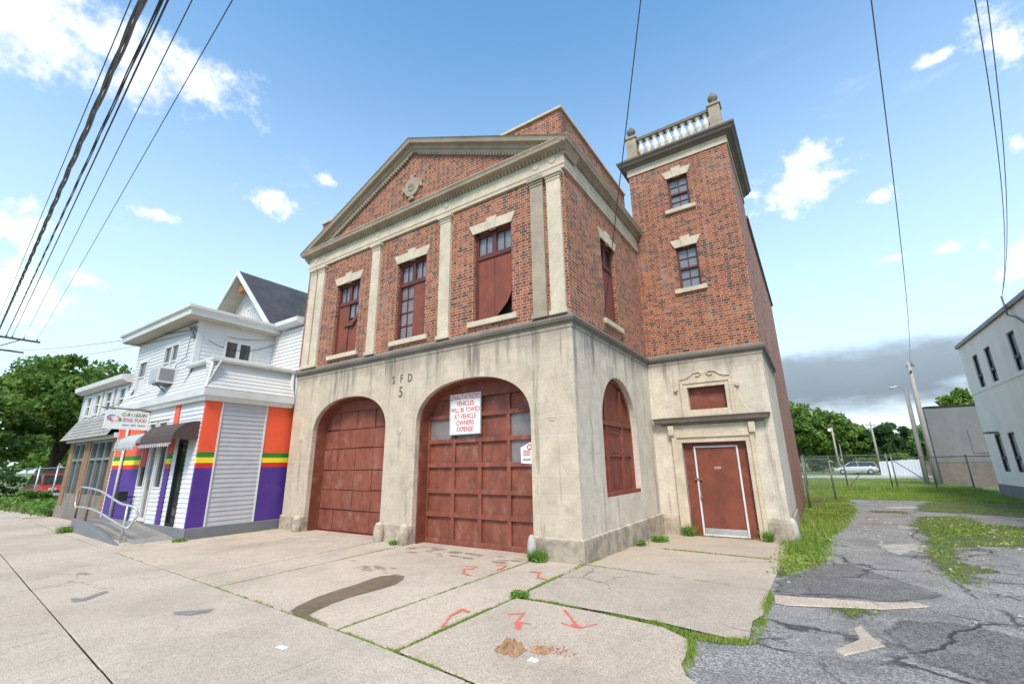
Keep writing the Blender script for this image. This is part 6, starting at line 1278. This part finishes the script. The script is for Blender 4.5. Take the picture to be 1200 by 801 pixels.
tuft(-.78, -.18, .12, .19, 260, 'bright weed tuft by the whitewashed stone at the garage', 61); tuft(.32, 3.2, .16, .13, 240, 'weed tuft by the side wall near the arched window', 62); tuft(.62, 4.5, .11, .24, 200, 'taller weed left of the red entrance door', 63); tuft(2.3, 4.5, .10, .22, 180, 'weed at the right of the entrance door surround', 64); tuft(.16, 2.45, .1, .1, 120, 'small weed where the forecourt joint meets the wall', 65); tuft(-4.25, -.25, .07, .1, 90, 'small weed before the middle garage pier', 66); tuft(.08, -2.1, .1, .07, 140, 'flat weed where three slabs meet', 67); tuft(-8.98, -2.35, .12, .08, 90, 'low weed at the corner of the grey shop plinth', 68); tuft(-13.7, -3.2, .2, .2, 140, 'scruffy weed beside the top of the ramp', 69)
W1_ = scatter([(-34, -2.6), (-20.3, -2.35), (-20.3, -.5), (-34, -.3)], 170, -.6, 71, .9); V = blades(W1_, .36, .02); LV = scatter([(-34, -2.6), (-20.3, -2.35), (-20.3, -.5), (-34, -.3)], 420, -.3, 72, .9); LV[:, 2] += RNG.uniform(.03, .42, len(LV)); tag(fast_mesh('ground_cover', leaves(LV, .07), 4, ['weed']), 'leafy green undergrowth before the far left fence', 'ground cover', kind='stuff'); tag(fast_mesh('weeds', V, 3, ['dry']), 'tall dry weeds along the fence at the far left', 'weeds', kind='stuff')
struct(sheet('verge', [[(-60, -.4), (-36, -.7), (-25, -1.25), (-20.3, -2.3), (-20.3, 8), (-60, 8)]], 'turf', -.004, .05), 'weedy verge at the far left', cat='verge')

# ================================================================== LITTER
def crumple(name, x, y, r, h, mat, label, seed, sx=1.3):
    g = random.Random(seed); mb = MB(); N = 11; rows = []
    for j in range(N):
        row = []
        for i in range(N):
            u, v = i/(N-1)*2-1, j/(N-1)*2-1; q = max(0, 1-max(abs(u), abs(v))**3)
            row.append((x+(u+g.uniform(-.12, .12))*r*sx, y+(v+g.uniform(-.2, .2))*r, gz(y)+TOP+.006+q*h*g.uniform(.05, 1)))
        rows.append(row)
    mb.hull([p for r_ in rows for p in r_], [(j*N+i, j*N+i+1, (j+1)*N+i+1, (j+1)*N+i) for j in range(N-1) for i in range(N-1)]); o = mb.build(name, mat, normals=False)
    sol = o.modifiers.new('Solidify', 'SOLIDIFY'); sol.thickness = .003; return tag(o, label, 'litter')
crumple('paper_bag', .93, -3.55, .095, .11, 'paper', 'crumpled brown paper bag lying on the curved slab', 5, 1.2); crumple('paper_bag', 1.16, -3.42, .06, .05, 'paper', 'small torn piece of brown paper right of the crumpled bag', 6); crumple('paper_scrap', 1.2, -3.62, .03, .02, 'litter', 'white scrap beside the brown paper bag', 7); crumple('paper_scrap', -.9, -4.58, .03, .015, 'litter', 'flat white scrap on the sidewalk', 8, 1.9)
P = np.column_stack([RNG.normal(1.28, .10, 110), RNG.normal(-3.34, .05, 110), np.full(110, TOP+.006)]); tag(fast_mesh('crumbs', leaves(P, .012), 4, ['paper']), 'dry leaf crumbs scattered by the brown bag', 'crumbs', kind='stuff')
P = scatter([(2.75, -.6), (7, -.6), (8, 12), (3.2, 12)], 22, -.2, 90, 1.2, .01); st = MB()
for p in P[:160]:
    r = random.uniform(.008, .035)*(1.0 if p[1] < 5 else 1.6); st.hull([(p[0]+r*random.uniform(.6, 1.2)*math.cos(t), p[1]+r*random.uniform(.6, 1.2)*math.sin(t), p[2]-.005) for t in (0, 1.26, 2.5, 3.8, 5)]+[(p[0], p[1], p[2]+r*.6)], [(i, (i+1) % 5, 5) for i in range(5)])
tag(st.build('rubble', 'brown_light'), 'small loose stones scattered over the cracked lot', 'rubble', kind='stuff')
